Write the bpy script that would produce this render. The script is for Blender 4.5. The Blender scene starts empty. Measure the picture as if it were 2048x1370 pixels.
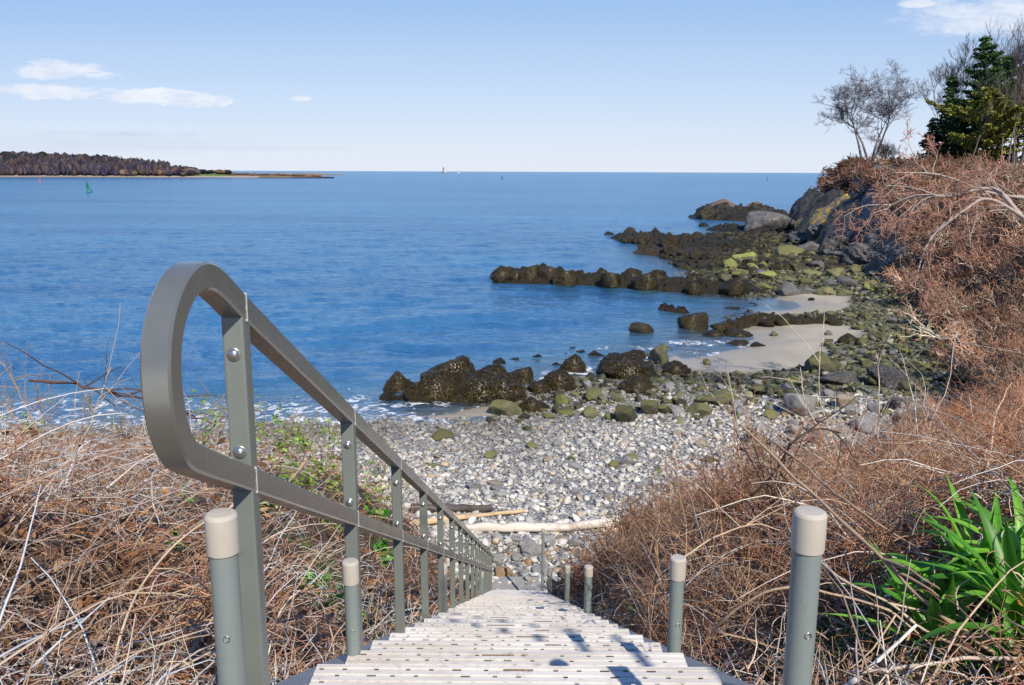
import bpy, math, random
import numpy as np
from mathutils import Matrix, Vector
R = math.radians
rng = np.random.default_rng(7)
random.seed(7)
scn = bpy.context.scene
COL = scn.collection

# ---------------------------------------------------------------- camera
CZ = 8.6                       # eye height over the water
F = 1700.0                     # focal length in photograph pixels (2048 wide)
PITCH, YAW, ROLL = R(11.37), R(0.40), R(0.22)
cam_d = bpy.data.cameras.new('camera')
cam = bpy.data.objects.new('camera', cam_d)
COL.objects.link(cam)
CM = Matrix.Rotation(YAW, 4, 'Z') @ Matrix.Rotation(R(90) - PITCH, 4, 'X') @ Matrix.Rotation(ROLL, 4, 'Z')
CM.translation = (0, 0, CZ)
cam.matrix_world = CM
cam_d.sensor_width = 36.0
cam_d.lens = 36.0 * F / 2048.0
cam_d.clip_start = 0.05
cam_d.clip_end = 80000
scn.camera = cam

# ---------------------------------------------------------------- sun and sky
SUN_EL, SUN_AZ = 41.0, 22.0    # elevation; degrees right of straight behind the viewer
to_sun = Vector((math.sin(R(SUN_AZ)) * math.cos(R(SUN_EL)), -math.cos(R(SUN_AZ)) * math.cos(R(SUN_EL)), math.sin(R(SUN_EL))))
sun_d = bpy.data.lights.new('sun', 'SUN')
sun_d.energy = 5.0
sun_d.angle = R(0.53)
sun_d.color = (1.0, 0.925, 0.80)
sun = bpy.data.objects.new('sun', sun_d)
COL.objects.link(sun)
sun.rotation_euler = to_sun.to_track_quat('Z', 'Y').to_euler()
scn.view_settings.view_transform = 'Standard'
scn.view_settings.look = 'None'
scn.view_settings.exposure = 0.0
scn.view_settings.gamma = 1.0

CR = np.array(CM.to_3x3())
def raydir(px, py):
    d = np.array([(px - 1024) / F, -(py - 685) / F, -1.0])
    return CR @ d
def P(px, py, z=0.0):
    """the point at height z that the eye sees at a photograph pixel"""
    d = raydir(px, py)
    t = (z - CZ) / d[2]
    return (d[0] * t, d[1] * t)
def project(p):
    q = (np.asarray(p, float) - np.array([0, 0, CZ])) @ CR
    zz = np.maximum(-q[..., 2], 1e-3)
    return 1024 + F * q[..., 0] / zz, 685 - F * q[..., 1] / zz, -q[..., 2]

world = bpy.data.worlds.new('World')
scn.world = world
world.use_nodes = True
nt = world.node_tree
nt.nodes.clear()
def N(nt, typ, **kw):
    n = nt.nodes.new(typ)
    for k, v in kw.items():
        setattr(n, k, v)
    return n
def MATH(nt, op, a, b=None, c=None, clamp=False):
    n = nt.nodes.new('ShaderNodeMath'); n.operation = op; n.use_clamp = clamp
    for i, v in enumerate((a, b, c)):
        if v is None: continue
        if isinstance(v, (int, float)): n.inputs[i].default_value = v
        else: nt.links.new(v, n.inputs[i])
    return n.outputs[0]
def MIX(nt, f, a, b, blend='MIX'):
    n = nt.nodes.new('ShaderNodeMix'); n.data_type = 'RGBA'; n.blend_type = blend
    for i, v in ((0, f), (6, a), (7, b)):
        if isinstance(v, (int, float)): n.inputs[i].default_value = v
        elif isinstance(v, (tuple, list)): n.inputs[i].default_value = (*v[:3], 1)
        else: nt.links.new(v, n.inputs[i])
    return n.outputs[2]
def RAMP(nt, f, stops):
    n = nt.nodes.new('ShaderNodeValToRGB')
    e = n.color_ramp.elements
    while len(e) < len(stops): e.new(0.5)
    for s, (p, c) in zip(e, stops):
        s.position = p
        s.color = (*c[:3], 1) if isinstance(c, (tuple, list)) else (c, c, c, 1)
    nt.links.new(f, n.inputs[0])
    return n.outputs[0]
def SMOOTH(nt, x, lo, hi):
    n = nt.nodes.new('ShaderNodeMapRange'); n.interpolation_type = 'SMOOTHSTEP'
    nt.links.new(x, n.inputs[0])
    for i, v in ((1, lo), (2, hi), (3, 0.0), (4, 1.0)): n.inputs[i].default_value = v
    return n.outputs[0]
def NOISE(nt, vec, scale, detail=4, rough=0.55, dist=0.0):
    n = nt.nodes.new('ShaderNodeTexNoise')
    n.inputs['Scale'].default_value = scale; n.inputs['Detail'].default_value = detail
    n.inputs['Roughness'].default_value = rough; n.inputs['Distortion'].default_value = dist
    if vec is not None: nt.links.new(vec, n.inputs['Vector'])
    return n

sky = N(nt, 'ShaderNodeTexSky', sky_type='NISHITA', sun_disc=False)
sky.sun_elevation = R(SUN_EL)
sky.sun_rotation = math.atan2(to_sun.x, to_sun.y)
sky.air_density = 1.0; sky.dust_density = 0.6; sky.ozone_density = 1.0; sky.altitude = 10
tc = N(nt, 'ShaderNodeTexCoord')
sep = N(nt, 'ShaderNodeSeparateXYZ'); nt.links.new(tc.outputs['Generated'], sep.inputs[0])
ysafe = MATH(nt, 'MAXIMUM', sep.outputs['Y'], 0.05)
U = MATH(nt, 'DIVIDE', sep.outputs['X'], ysafe)
V = MATH(nt, 'DIVIDE', sep.outputs['Z'], ysafe)
cmb = N(nt, 'ShaderNodeCombineXYZ')
nt.links.new(U, cmb.inputs[0]); nt.links.new(MATH(nt, 'MULTIPLY', V, 3.2), cmb.inputs[1])
cn = NOISE(nt, cmb.outputs[0], 16.0, 9, 0.66, 0.5).outputs[0]
def uv(px, py):
    d = raydir(px, py); return d[0] / d[1], d[2] / d[1]
def cloud(px, py, rx, ry, amp=1.6, lo=0.28, hi=0.9, skew=0.0):
    u0, v0 = uv(px, py); ru, rv = rx / F, ry / F
    du = MATH(nt, 'DIVIDE', MATH(nt, 'SUBTRACT', U, u0), ru)
    dv = MATH(nt, 'DIVIDE', MATH(nt, 'SUBTRACT', V, v0), rv)
    if skew: dv = MATH(nt, 'ADD', dv, MATH(nt, 'MULTIPLY', du, skew))
    r2 = MATH(nt, 'ADD', MATH(nt, 'MULTIPLY', du, du), MATH(nt, 'MULTIPLY', dv, dv))
    base = MATH(nt, 'SUBTRACT', 1.0, r2)
    s = MATH(nt, 'ADD', base, MATH(nt, 'MULTIPLY', MATH(nt, 'SUBTRACT', cn, 0.5), amp * 2))
    return SMOOTH(nt, s, lo, hi)
# soft-edged clouds as directions on the sky: two heaped bands, thin veils low down, one bank at the upper right
cl = [cloud(118, 140, 120, 22, 1.7), cloud(340, 196, 170, 17, 1.7, skew=0.2), cloud(90, 180, 150, 12, 1.6), cloud(200, 152, 60, 10, 2.0), cloud(240, 190, 260, 20, 2.4, skew=0.5), cloud(30, 178, 80, 14, 1.6), cloud(400, 205, 90, 14, 2.0),
      cloud(606, 197, 34, 8, 1.5), cloud(1970, 36, 200, 40, 1.3, 0.1, 1.1), cloud(2180, 0, 300, 80, 1.2, 0.1, 1.1), cloud(1835, 8, 45, 11, 1.2)]
tot = cl[0]
for c in cl[1:]: tot = MATH(nt, 'MAXIMUM', tot, c)
thin = [cloud(250, 268, 260, 9, 1.6, 0.0, 1.6), cloud(120, 288, 420, 22, 1.2, -0.4, 2.4), cloud(420, 296, 300, 8, 1.2, -0.2, 2.2)]
th = thin[0]
for c in thin[1:]: th = MATH(nt, 'MAXIMUM', th, c)
front = MATH(nt, 'GREATER_THAN', sep.outputs['Y'], 0.06)
tot = MATH(nt, 'MULTIPLY', tot, front); th = MATH(nt, 'MULTIPLY', th, front)
shade = NOISE(nt, cmb.outputs[0], 20.0, 5, 0.6).outputs[0]
ccol = RAMP(nt, shade, [(0.35, (9.0, 9.8, 11.6)), (0.62, (12.0, 12.0, 12.4))])
HAZE_ROW = SMOOTH(nt, V, 0.30, -0.01)
tint = RAMP(nt, MATH(nt, 'MAXIMUM', V, 0.0), [(0.0, (10.2, 11.0, 12.6)), (0.09, (7.3, 9.2, 12.3)), (0.20, (4.1, 6.7, 11.2)), (0.38, (2.0, 4.5, 9.5)), (0.55, (1.5, 3.6, 8.4)), (1.0, (0.9, 2.4, 6.4))])
pale = MIX(nt, 0.85, sky.outputs[0], tint)
s1 = MIX(nt, MATH(nt, 'MULTIPLY', th, 0.5), pale, (6.4, 7.4, 9.2))
s2 = MIX(nt, MATH(nt, 'MULTIPLY', tot, 0.72), s1, ccol)
bg = N(nt, 'ShaderNodeBackground'); bg.inputs[1].default_value = 0.082
nt.links.new(s2, bg.inputs[0])
wo = N(nt, 'ShaderNodeOutputWorld'); nt.links.new(bg.outputs[0], wo.inputs[0])

# ---------------------------------------------------------------- helpers
def tag(o, label=None, cat=None, group=None, kind=None):
    if label: o['label'] = label
    if cat: o['category'] = cat
    if group: o['group'] = group
    if kind: o['kind'] = kind
    return o
def empty(name, loc=(0, 0, 0), rz=0.0):
    o = bpy.data.objects.new(name, None); o.empty_display_size = 0.2
    COL.objects.link(o); o.location = loc; o.rotation_euler = (0, 0, rz)
    return o
def link(name, me, parent=None, mat=None):
    o = bpy.data.objects.new(name, me); COL.objects.link(o)
    if parent is not None: o.parent = parent
    if mat is not None and not me.materials: me.materials.append(mat)
    return o
def mesh_np(name, v, quads=None, tris=None, cols=None, smooth=False, attrs=None):
    me = bpy.data.meshes.new(name)
    v = np.asarray(v, np.float32)
    nq = 0 if quads is None else len(quads); ntr = 0 if tris is None else len(tris)
    me.vertices.add(len(v)); me.vertices.foreach_set('co', v.ravel())
    idx, starts, tot_ = [], [], 0
    if nq:
        idx.append(np.asarray(quads, np.int32).ravel()); starts.append(np.arange(nq, dtype=np.int32) * 4); tot_ = nq * 4
    if ntr:
        idx.append(np.asarray(tris, np.int32).ravel()); starts.append(tot_ + np.arange(ntr, dtype=np.int32) * 3)
    idx = np.concatenate(idx); starts = np.concatenate(starts)
    me.loops.add(len(idx)); me.loops.foreach_set('vertex_index', idx)
    me.polygons.add(len(starts)); me.polygons.foreach_set('loop_start', starts)
    if smooth: me.polygons.foreach_set('use_smooth', np.ones(len(starts), bool))
    me.update(calc_edges=True)
    if cols is not None:
        a = me.color_attributes.new('Col', 'FLOAT_COLOR', 'POINT')
        c = np.ones((len(v), 4), np.float32); c[:, :cols.shape[1]] = cols
        a.data.foreach_set('color', c.ravel())
    for k, arr in (attrs or {}).items():
        a = me.attributes.new(k, 'FLOAT', 'POINT'); a.data.foreach_set('value', np.asarray(arr, np.float32).ravel())
    me.validate()
    return me
class MB:
    """collects plain shapes for one part"""
    def __init__(s): s.v = []; s.f = []
    def add(s, vs, fs):
        b = len(s.v); s.v += [tuple(p) for p in vs]; s.f += [tuple(b + i for i in f) for f in fs]
    def box(s, x0, x1, y0, y1, z0, z1):
        s.add([(x0, y0, z0), (x1, y0, z0), (x1, y1, z0), (x0, y1, z0), (x0, y0, z1), (x1, y0, z1), (x1, y1, z1), (x0, y1, z1)],
              [(0, 3, 2, 1), (4, 5, 6, 7), (0, 1, 5, 4), (1, 2, 6, 5), (2, 3, 7, 6), (3, 0, 4, 7)])
    def lathe(s, prof, n=24, c=(0, 0, 0), close=True):
        vs, fs = [], []
        for r, z in prof:
            for i in range(n):
                a = 2 * math.pi * i / n; vs.append((c[0] + r * math.cos(a), c[1] + r * math.sin(a), c[2] + z))
        for k in range(len(prof) - 1):
            for i in range(n):
                j = (i + 1) % n; fs.append((k * n + i, k * n + j, (k + 1) * n + j, (k + 1) * n + i))
        if close:
            fs.append(tuple(range(n))[::-1]); fs.append(tuple((len(prof) - 1) * n + i for i in range(n)))
        s.add(vs, fs)
    def build(s, name, mat, parent=None, smooth=False, bevel=0.0, seg=2, loc=None):
        me = bpy.data.meshes.new(name); me.from_pydata(s.v, [], s.f); me.update()
        if mat: me.materials.append(mat)
        if smooth:
            for p in me.polygons: p.use_smooth = True
        o = link(name, me, parent)
        if loc: o.location = loc
        if bevel:
            m = o.modifiers.new('edge', 'BEVEL'); m.width = bevel; m.segments = seg; m.limit_method = 'ANGLE'; m.angle_limit = R(35)
            if smooth is False:
                for p in me.polygons: p.use_smooth = False
        return o
def shade_auto(o, ang=40):
    me = o.data
    for p in me.polygons: p.use_smooth = True
    me.set_sharp_from_angle(angle=R(ang)) if hasattr(me, 'set_sharp_from_angle') else None

# numpy value noise
def _h(i, j, k, seed):
    n = (i * 374761393 + j * 668265263 + k * 2147483647 + seed * 144269504) & 0xffffffff
    n = ((n ^ (n >> 13)) * 1274126177) & 0xffffffff
    n = (n ^ (n >> 16)) & 0xffffffff
    return n.astype(np.float64) / 4294967295.0
def vn(p, seed=0):
    p = np.asarray(p, float); i = np.floor(p).astype(np.int64); f = p - i; u = f * f * (3 - 2 * f)
    r = 0
    for dx in (0, 1):
        for dy in (0, 1):
            for dz in (0, 1):
                w = (u[..., 0] if dx else 1 - u[..., 0]) * (u[..., 1] if dy else 1 - u[..., 1]) * (u[..., 2] if dz else 1 - u[..., 2])
                r = r + w * _h(i[..., 0] + dx, i[..., 1] + dy, i[..., 2] + dz, seed)
    return r
def fbm(p, octs=4, seed=0, gain=0.5, ridged=False):
    s = 0; a = 1.0; t = 0
    for o in range(octs):
        n = vn(np.asarray(p) * 2 ** o + 17.3 * o, seed + o)
        if ridged: n = 1 - abs(2 * n - 1)
        s = s + a * n; t += a; a *= gain
    return s / t
def n2(x, y, sc, octs=4, seed=0, ridged=False):
    return fbm(np.stack([x * sc, y * sc, np.full_like(x, 3.3)], -1), octs, seed, ridged=ridged)
def sstep(a, b, x):
    t = np.clip((x - a) / (b - a), 0, 1); return t * t * (3 - 2 * t)

# ---------------------------------------------------------------- materials
def mat(name):
    m = bpy.data.materials.new(name); m.use_nodes = True
    t = m.node_tree; b = t.nodes['Principled BSDF']
    return m, t, b
def bump(t, b, h, strength=0.3, dist=0.02):
    n = t.nodes.new('ShaderNodeBump'); n.inputs['Strength'].default_value = strength; n.inputs['Distance'].default_value = dist
    t.links.new(h, n.inputs['Height']); t.links.new(n.outputs[0], b.inputs['Normal']); return n
def objco(t):
    return t.nodes.new('ShaderNodeTexCoord').outputs['Object']
def geopos(t):
    return t.nodes.new('ShaderNodeNewGeometry').outputs['Position']

def m_metal(name, col, rough, noise=0.12, metallic=0.0, spec=0.5):
    m, t, b = mat(name)
    n = NOISE(t, objco(t), 9.0, 6, 0.6).outputs[0]
    n2_ = NOISE(t, objco(t), 90.0, 3, 0.6).outputs[0]
    spk = RAMP(t, NOISE(t, geopos(t), 160.0, 2, 0.5).outputs[0], [(0.745, 0.0), (0.765, 1.0)])
    c = MIX(t, n, tuple(x * (1 - noise) for x in col), tuple(min(1, x * (1 + noise)) for x in col))
    c = MIX(t, MATH(t, 'MULTIPLY', spk, 0.35), c, (0.55, 0.53, 0.48))
    st_ = NOISE(t, geopos(t), 26.0, 6, 0.75, 0.8).outputs[0]
    c = MIX(t, MATH(t, 'MULTIPLY', RAMP(t, st_, [(0.60, 0.0), (0.70, 1.0)]), 0.35), c, tuple(x * 0.55 for x in col))
    t.links.new(c, b.inputs['Base Color'])
    t.links.new(MATH(t, 'ADD', MATH(t, 'MULTIPLY', n, 0.22), rough - 0.1), b.inputs['Roughness'])
    b.inputs['Metallic'].default_value = metallic; b.inputs['Specular IOR Level'].default_value = spec
    bump(t, b, n2_, 0.06, 0.002)
    return m
M_RAIL = m_metal('painted rail', (0.29, 0.292, 0.262), 0.25, 0.18, 0.60)
M_POST = m_metal('painted post', (0.20, 0.222, 0.20), 0.40, 0.12, 0.15)
M_PIPE = m_metal('grey pipe', (0.22, 0.258, 0.25), 0.44, 0.12, 0.0)
M_CAP = m_metal('weathered cap', (0.50, 0.455, 0.39), 0.78, 0.26, 0.0)
M_BOLT = m_metal('steel bolt', (0.62, 0.60, 0.56), 0.28, 0.1, 0.9)
M_WELD = m_metal('weld seam', (0.50, 0.50, 0.46), 0.6, 0.2)
M_STRING = m_metal('galvanised stringer', (0.30, 0.31, 0.32), 0.5, 0.2, 0.3)

m, t, b = mat('tread plastic'); M_TREAD = m
pz = geopos(t)
n1 = NOISE(t, pz, 3.0, 6, 0.62).outputs[0]; nf = NOISE(t, pz, 34.0, 5, 0.7).outputs[0]
mp = t.nodes.new('ShaderNodeMapping'); mp.inputs['Scale'].default_value = (3, 40, 10); t.links.new(pz, mp.inputs[0])
ns = NOISE(t, mp.outputs[0], 1.0, 5, 0.65).outputs[0]
c = MIX(t, RAMP(t, n1, [(0.35, 0.0), (0.7, 1.0)]), (0.66, 0.61, 0.55), (0.84, 0.79, 0.73))
c = MIX(t, MATH(t, 'MULTIPLY', RAMP(t, ns, [(0.45, 0.0), (0.75, 1.0)]), 0.55), c, (0.47, 0.41, 0.34))
c = MIX(t, MATH(t, 'MULTIPLY', RAMP(t, nf, [(0.57, 0.0), (0.70, 1.0)]), 0.6), c, (0.32, 0.25, 0.19))
wear = RAMP(t, NOISE(t, pz, 7.0, 7, 0.72, 0.6).outputs[0], [(0.52, 0.0), (0.66, 1.0)])
c = MIX(t, MATH(t, 'MULTIPLY', wear, 0.42), c, (0.44, 0.37, 0.30))
t.links.new(c, b.inputs['Base Color']); b.inputs['Roughness'].default_value = 0.62
bump(t, b, nf, 0.15, 0.003)
m, t, b = mat('tread dirt'); M_DIRT = m
nf = NOISE(t, geopos(t), 120.0, 5, 0.7).outputs[0]
t.links.new(MIX(t, RAMP(t, nf, [(0.4, 0.0), (0.62, 1.0)]), (0.16, 0.10, 0.055), (0.42, 0.30, 0.18)), b.inputs['Base Color'])
b.inputs['Roughness'].default_value = 0.95; bump(t, b, nf, 0.8, 0.004)
m, t, b = mat('footing concrete'); M_CONC = m
nf = NOISE(t, geopos(t), 14.0, 7, 0.65).outputs[0]
t.links.new(MIX(t, nf, (0.22, 0.21, 0.20), (0.44, 0.42, 0.39)), b.inputs['Base Color'])
b.inputs['Roughness'].default_value = 0.9; bump(t, b, nf, 0.4, 0.02)

def vcol_mat(name, rough=0.8, spec=0.25, var=0.35, scale=40.0, trans=0.0, bmp=0.0):
    m, t, b = mat(name)
    a = t.nodes.new('ShaderNodeAttribute'); a.attribute_name = 'Col'
    n = NOISE(t, geopos(t), scale, 3, 0.6).outputs[0]
    k = MATH(t, 'ADD', MATH(t, 'MULTIPLY', n, 2 * var), 1 - var)
    vm = t.nodes.new('ShaderNodeVectorMath'); vm.operation = 'SCALE'
    t.links.new(a.outputs['Color'], vm.inputs[0]); t.links.new(k, vm.inputs['Scale'])
    t.links.new(vm.outputs[0], b.inputs['Base Color'])
    b.inputs['Roughness'].default_value = rough; b.inputs['Specular IOR Level'].default_value = spec
    if bmp: bump(t, b, n, bmp, 0.02)
    if trans:
        tr = t.nodes.new('ShaderNodeBsdfTranslucent'); t.links.new(vm.outputs[0], tr.inputs[0])
        mx = t.nodes.new('ShaderNodeMixShader'); mx.inputs[0].default_value = trans
        out = t.nodes['Material Output']
        t.links.new(b.outputs[0], mx.inputs[1]); t.links.new(tr.outputs[0], mx.inputs[2]); t.links.new(mx.outputs[0], out.inputs[0])
    return m
M_STEM = vcol_mat('dry stems', 0.75, 0.25, 0.3, 25.0)
M_LEAFDRY = vcol_mat('dead leaves', 0.8, 0.25, 0.4, 60.0, 0.2)
M_LEAF = vcol_mat('green leaves', 0.42, 0.5, 0.22, 30.0, 0.3)
M_NEEDLE = vcol_mat('needles', 0.7, 0.2, 0.3, 3.0, 0.12)
M_BARK = vcol_mat('bark', 0.9, 0.2, 0.4, 12.0, 0, 0.4)
M_STONE = vcol_mat('beach pebbles', 0.75, 0.35, 0.28, 22.0, 0, 0.25)

def m_rock(name, c0, c1, blot, bl_lo, bl_hi, scale=2.2, rough=0.8, bs=0.7, fine=0.5, green=None):
    m, t, b = mat(name)
    g = geopos(t)
    oi = t.nodes.new('ShaderNodeObjectInfo')
    n = NOISE(t, g, scale, 8, 0.68).outputs[0]; nb = NOISE(t, g, scale * 1.7 + 1, 5, 0.6, 0.4).outputs[0]
    nf = NOISE(t, g, scale * 14, 5, 0.7).outputs[0]
    c = MIX(t, RAMP(t, n, [(0.3, 0.0), (0.7, 1.0)]), c0, c1)
    c = MIX(t, RAMP(t, nb, [(bl_lo, 0.0), (bl_hi, 1.0)]), c, blot)
    c = MIX(t, MATH(t, 'MULTIPLY', RAMP(t, nf, [(0.42, 1.0), (0.6, 0.0)]), fine), c, tuple(x * 0.35 for x in c0))
    if green:
        ge = t.nodes.new('ShaderNodeNewGeometry'); sp = t.nodes.new('ShaderNodeSeparateXYZ'); t.links.new(ge.outputs['Normal'], sp.inputs[0])
        up = MATH(t, 'ADD', sp.outputs['Z'], MATH(t, 'MULTIPLY', MATH(t, 'SUBTRACT', nb, 0.5), 2.0))
        c = MIX(t, SMOOTH(t, up, 0.25, 0.85), c, green)
    c = MIX(t, 1.0, c, oi.outputs['Color'], 'MULTIPLY')
    t.links.new(c, b.inputs['Base Color']); b.inputs['Roughness'].default_value = rough
    h = MATH(t, 'ADD', MATH(t, 'MULTIPLY', n, 1.0), MATH(t, 'MULTIPLY', nf, 0.6))
    bump(t, b, h, bs, 0.12)
    return m
M_GREY = m_rock('grey rock', (0.26, 0.26, 0.27), (0.50, 0.49, 0.46), (0.40, 0.32, 0.22), 0.62, 0.75, 2.4)
M_OLIVE = m_rock('algae rock', (0.13, 0.125, 0.085), (0.28, 0.26, 0.17), (0.10, 0.115, 0.03), 0.45, 0.62, 2.4, 0.7, 0.7, 0.6, (0.17, 0.165, 0.055))
M_LIME = m_rock('bright algae rock', (0.10, 0.10, 0.07), (0.2, 0.18, 0.1), (0.07, 0.07, 0.03), 0.5, 0.62, 2.0, 0.7, 0.7, 0.5, (0.33, 0.34, 0.08))
M_WEED = m_rock('seaweed rock', (0.016, 0.013, 0.008), (0.060, 0.048, 0.022), (0.17, 0.14, 0.035), 0.56, 0.70, 4.5, 0.40, 1.0, 0.95)
M_SLATE = m_rock('cliff rock', (0.05, 0.05, 0.056), (0.34, 0.33, 0.325), (0.20, 0.155, 0.11), 0.56, 0.68, 1.3, 0.85, 1.0, 0.95)
M_LICHEN = m_rock('lichen rock', (0.10, 0.10, 0.11), (0.28, 0.27, 0.26), (0.62, 0.38, 0.02), 0.48, 0.55, 0.6, 0.85, 1.0, 0.5)
M_BROWN = m_rock('brown rock', (0.10, 0.07, 0.055), (0.30, 0.21, 0.16), (0.36, 0.24, 0.16), 0.55, 0.7, 0.7, 0.85, 1.0, 0.5)
# ---------------------------------------------------------------- shore geometry
def poly_sd(poly, x, y):
    """distance to the polyline, positive on its right-hand (land) side"""
    best = np.full(x.shape, 1e9); sg = np.ones(x.shape)
    for (ax, ay), (bx, by) in zip(poly[:-1], poly[1:]):
        dx, dy = bx - ax, by - ay; L2 = dx * dx + dy * dy
        t = np.clip(((x - ax) * dx + (y - ay) * dy) / L2, 0, 1)
        qx, qy = x - ax - t * dx, y - ay - t * dy
        d = np.hypot(qx, qy); cr = dx * (y - ay) - dy * (x - ax)
        m_ = d < best - 1e-9
        best = np.where(m_, d, best); sg = np.where(m_, np.where(cr < 0, 1.0, -1.0), sg)
    return best * sg
B_LINE = [(-400, 26), (-60, 23), (-30, 20), (-12, 18.2), (-4, 17.2), (-1.2, 16.4), (0, 16.4), (1.3, 16.4), (3, 17.2), (7, 19.6), (12, 23), (15.5, 28), (19, 34), (22, 40),
          (24.3, 47), (26, 54), (28.0, 66), (31.5, 80), (35.0, 95), (37.6, 108), (39.6, 120), (46, 134), (72, 150), (90, 200), (160, 380)]
S_LINE = [(-400, 40), (-60, 33)] + [P(*q) for q in [(0, 857), (290, 853), (480, 848), (620, 838), (760, 838), (900, 828), (1000, 806), (1060, 775), (1160, 752), (1290, 738),
          (1340, 714), (1385, 690), (1440, 668), (1480, 640), (1520, 622), (1560, 606), (1500, 594), (1400, 584), (1378, 550), (1366, 528), (1320, 508), (1390, 486), (1440, 468),
          (1480, 455), (1530, 445), (1570, 432), (1585, 420)]] + [(82, 205), (150, 380)]
def ground_z(x, y):
    x = np.asarray(x, float); y = np.asarray(y, float)
    dB = poly_sd(B_LINE, x, y); dS = poly_sd(S_LINE, x, y)
    # beach between the two lines
    zb = 0.80 - 0.25 * sstep(24, 50, y)
    t = np.clip(dS / np.maximum(dS + np.abs(dB), 1e-3), 0, 1)
    beach = zb * t ** 1.25
    sand = sand_w(x, y)
    beach = beach * (1 - sand) + sand * (0.05 + 0.30 * t)
    qx, qy, _q = project(np.stack([x, y, np.full_like(x, 0.1)], -1))
    pool = np.exp(-((qx - 1440) / 75) ** 2 - ((qy - 678) / 17) ** 2) + .8 * np.exp(-((qx - 1545) / 60) ** 2 - ((qy - 608) / 12) ** 2) + .7 * np.exp(-((qx - 1390) / 40) ** 2 - ((qy - 690) / 20) ** 2)
    beach = beach - 0.20 * pool * (y > 30)
    beach = beach + (n2(x, y, 0.9, 3, 5) - 0.5) * (0.16 * (1 - sand) + 0.05 * sand) + (n2(x, y, 0.25, 2, 9) - 0.5) * (0.15 * (1 - sand) + 0.12 * sand)
    sea = -0.10 * np.minimum(-dS, 4) - 0.16 * np.clip(-dS - 4, 0, 16) - 0.02
    low = np.where(dS > 0, beach, sea + (n2(x, y, 0.9, 3, 5) - 0.5) * 0.12)
    low = np.maximum(low, -3.5)
    # banks
    d = np.maximum(dB, 0)
    hline = 0.80 + 0.500 * d
    near = np.minimum(hline, 7.45 + 0.02 * d) - 0.16
    side = sstep(0.55, 3.0 - 1.1 * (x < 0), np.abs(x))
    leftw = np.where(x < 0, 1.0, 0.25)
    lift = 0.85 * leftw * side * (1 - np.exp(-d / 2.2)) * (1 - sstep(7, 13.5, d))
    rightrise = sstep(3, 9, x) * 0.0
    near = near + lift + rightrise
    cl_ = sstep(68, 90, y)
    far = zb + (8.7 - zb) * (1 - np.exp(-(d / (5.2 - 2.9 * cl_)) ** 1.25)) - 3.2 * sstep(125, 170, y)
    wf = sstep(19, 30, y)
    bank = near * (1 - wf) + far * wf
    bank = bank + (n2(x, y, 0.35, 4, 21) - 0.5) * np.minimum(d, 3) * (0.12 + 0.5 * wf) * sstep(0.5, 1.6, np.abs(x) + 10 * wf)
    cz = cl_ * sstep(0, 1.5, d) * (1 - sstep(5, 9, d))
    slab = fbm(np.stack([(x * 0.5 + y * 0.28), (y * 0.16 - x * 0.1), x * 0], -1), 4, 33, ridged=True)
    bank = bank + (slab - 0.5) * 3.0 * cz
    z = np.where(dB > 0, np.maximum(bank, low), low)
    # cut a trench so that the stair stays clear
    stair = 0.222 + 0.508 * y
    zs = CZ - stair - 0.30
    w = (1 - sstep(0.60, 1.9, np.abs(x))) * (y < 17)
    return np.where((y > 1.2) & (y < 17) & (w > 0), z * (1 - w) + np.minimum(z, np.maximum(zs, 0.55)) * w, z)
def sand_w(x, y):
    px, py, dd = project(np.stack([x, y, np.full_like(x, 0.2)], -1))
    w1 = np.exp(-(((px - 1480) / 175) ** 2 + ((py - 706) / 40) ** 2) ** 2)
    w2 = np.exp(-(((px - 1600) / 110) ** 2 + ((py - 606) / 20) ** 2) ** 2)
    w3 = np.exp(-(((px - 1545) / 190) ** 2 + ((py - 668) / 34) ** 2) ** 2)
    w4 = np.exp(-(((px - 880) / 160) ** 2 + ((py - 812) / 16) ** 2) ** 2) * 0.8
    n = (n2(x, y, 0.5, 3, 61) - 0.5) * 0.5
    return sstep(0.3, 0.6, np.maximum(np.maximum(w1, w2), np.maximum(w3, w4)) + n * 1.1) * (y > 20)
def gz(x, y):
    return float(ground_z(np.array([x]), np.array([y]))[0])

# ---------------------------------------------------------------- ground (one sheet, finer near the stair)
NR, NA = 760, 760
rr = 3.0 * (460 / 3.0) ** (np.arange(NR) / (NR - 1))
aa = np.radians(np.linspace(-112, 112, NA))
RRg, AAg = np.meshgrid(rr, aa, indexing='ij')
gx = RRg * np.sin(AAg); gy = -3.0 + RRg * np.cos(AAg)
gzv = ground_z(gx, gy)
dBg = poly_sd(B_LINE, gx, gy); dSg = poly_sd(S_LINE, gx, gy)
gpx, gpy, gd = project(np.stack([gx, gy, gzv], -1))
w_sand = sand_w(gx, gy) * (dBg < 0)
wn = n2(gx, gy, 0.18, 4, 71)
w_rock = sstep(66, 80, gy) * sstep(-3, 0.5, dBg) * (1 - sstep(4.0, 6.5, dBg + (wn - 0.5) * 5))
w_brush = sstep(0.0, 0.6, dBg + (n2(gx, gy, 1.2, 3, 8) - 0.5) * 0.8) * (1 - w_rock)
w_weed = sstep(57, 66, gy) * (1 - sstep(-2, 1, dBg)) * (dSg > -4)
w_green = sstep(1.0, 5.0, gx - 2 + (wn - 0.5) * 6) * sstep(27, 33, gy) * (gy < 66)
idx = np.arange(NR * NA).reshape(NR, NA)
quads = np.stack([idx[:-1, :-1], idx[:-1, 1:], idx[1:, 1:], idx[1:, :-1]], -1).reshape(-1, 4)
v = np.stack([gx, gy, gzv], -1).reshape(-1, 3)
me = mesh_np('ground', v, quads[:, ::-1], smooth=True, attrs={'sand': w_sand, 'rock': w_rock, 'brush': w_brush, 'weed': w_weed, 'green': w_green, 'hgt': gzv})
m, t, b = mat('ground surface')
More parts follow.
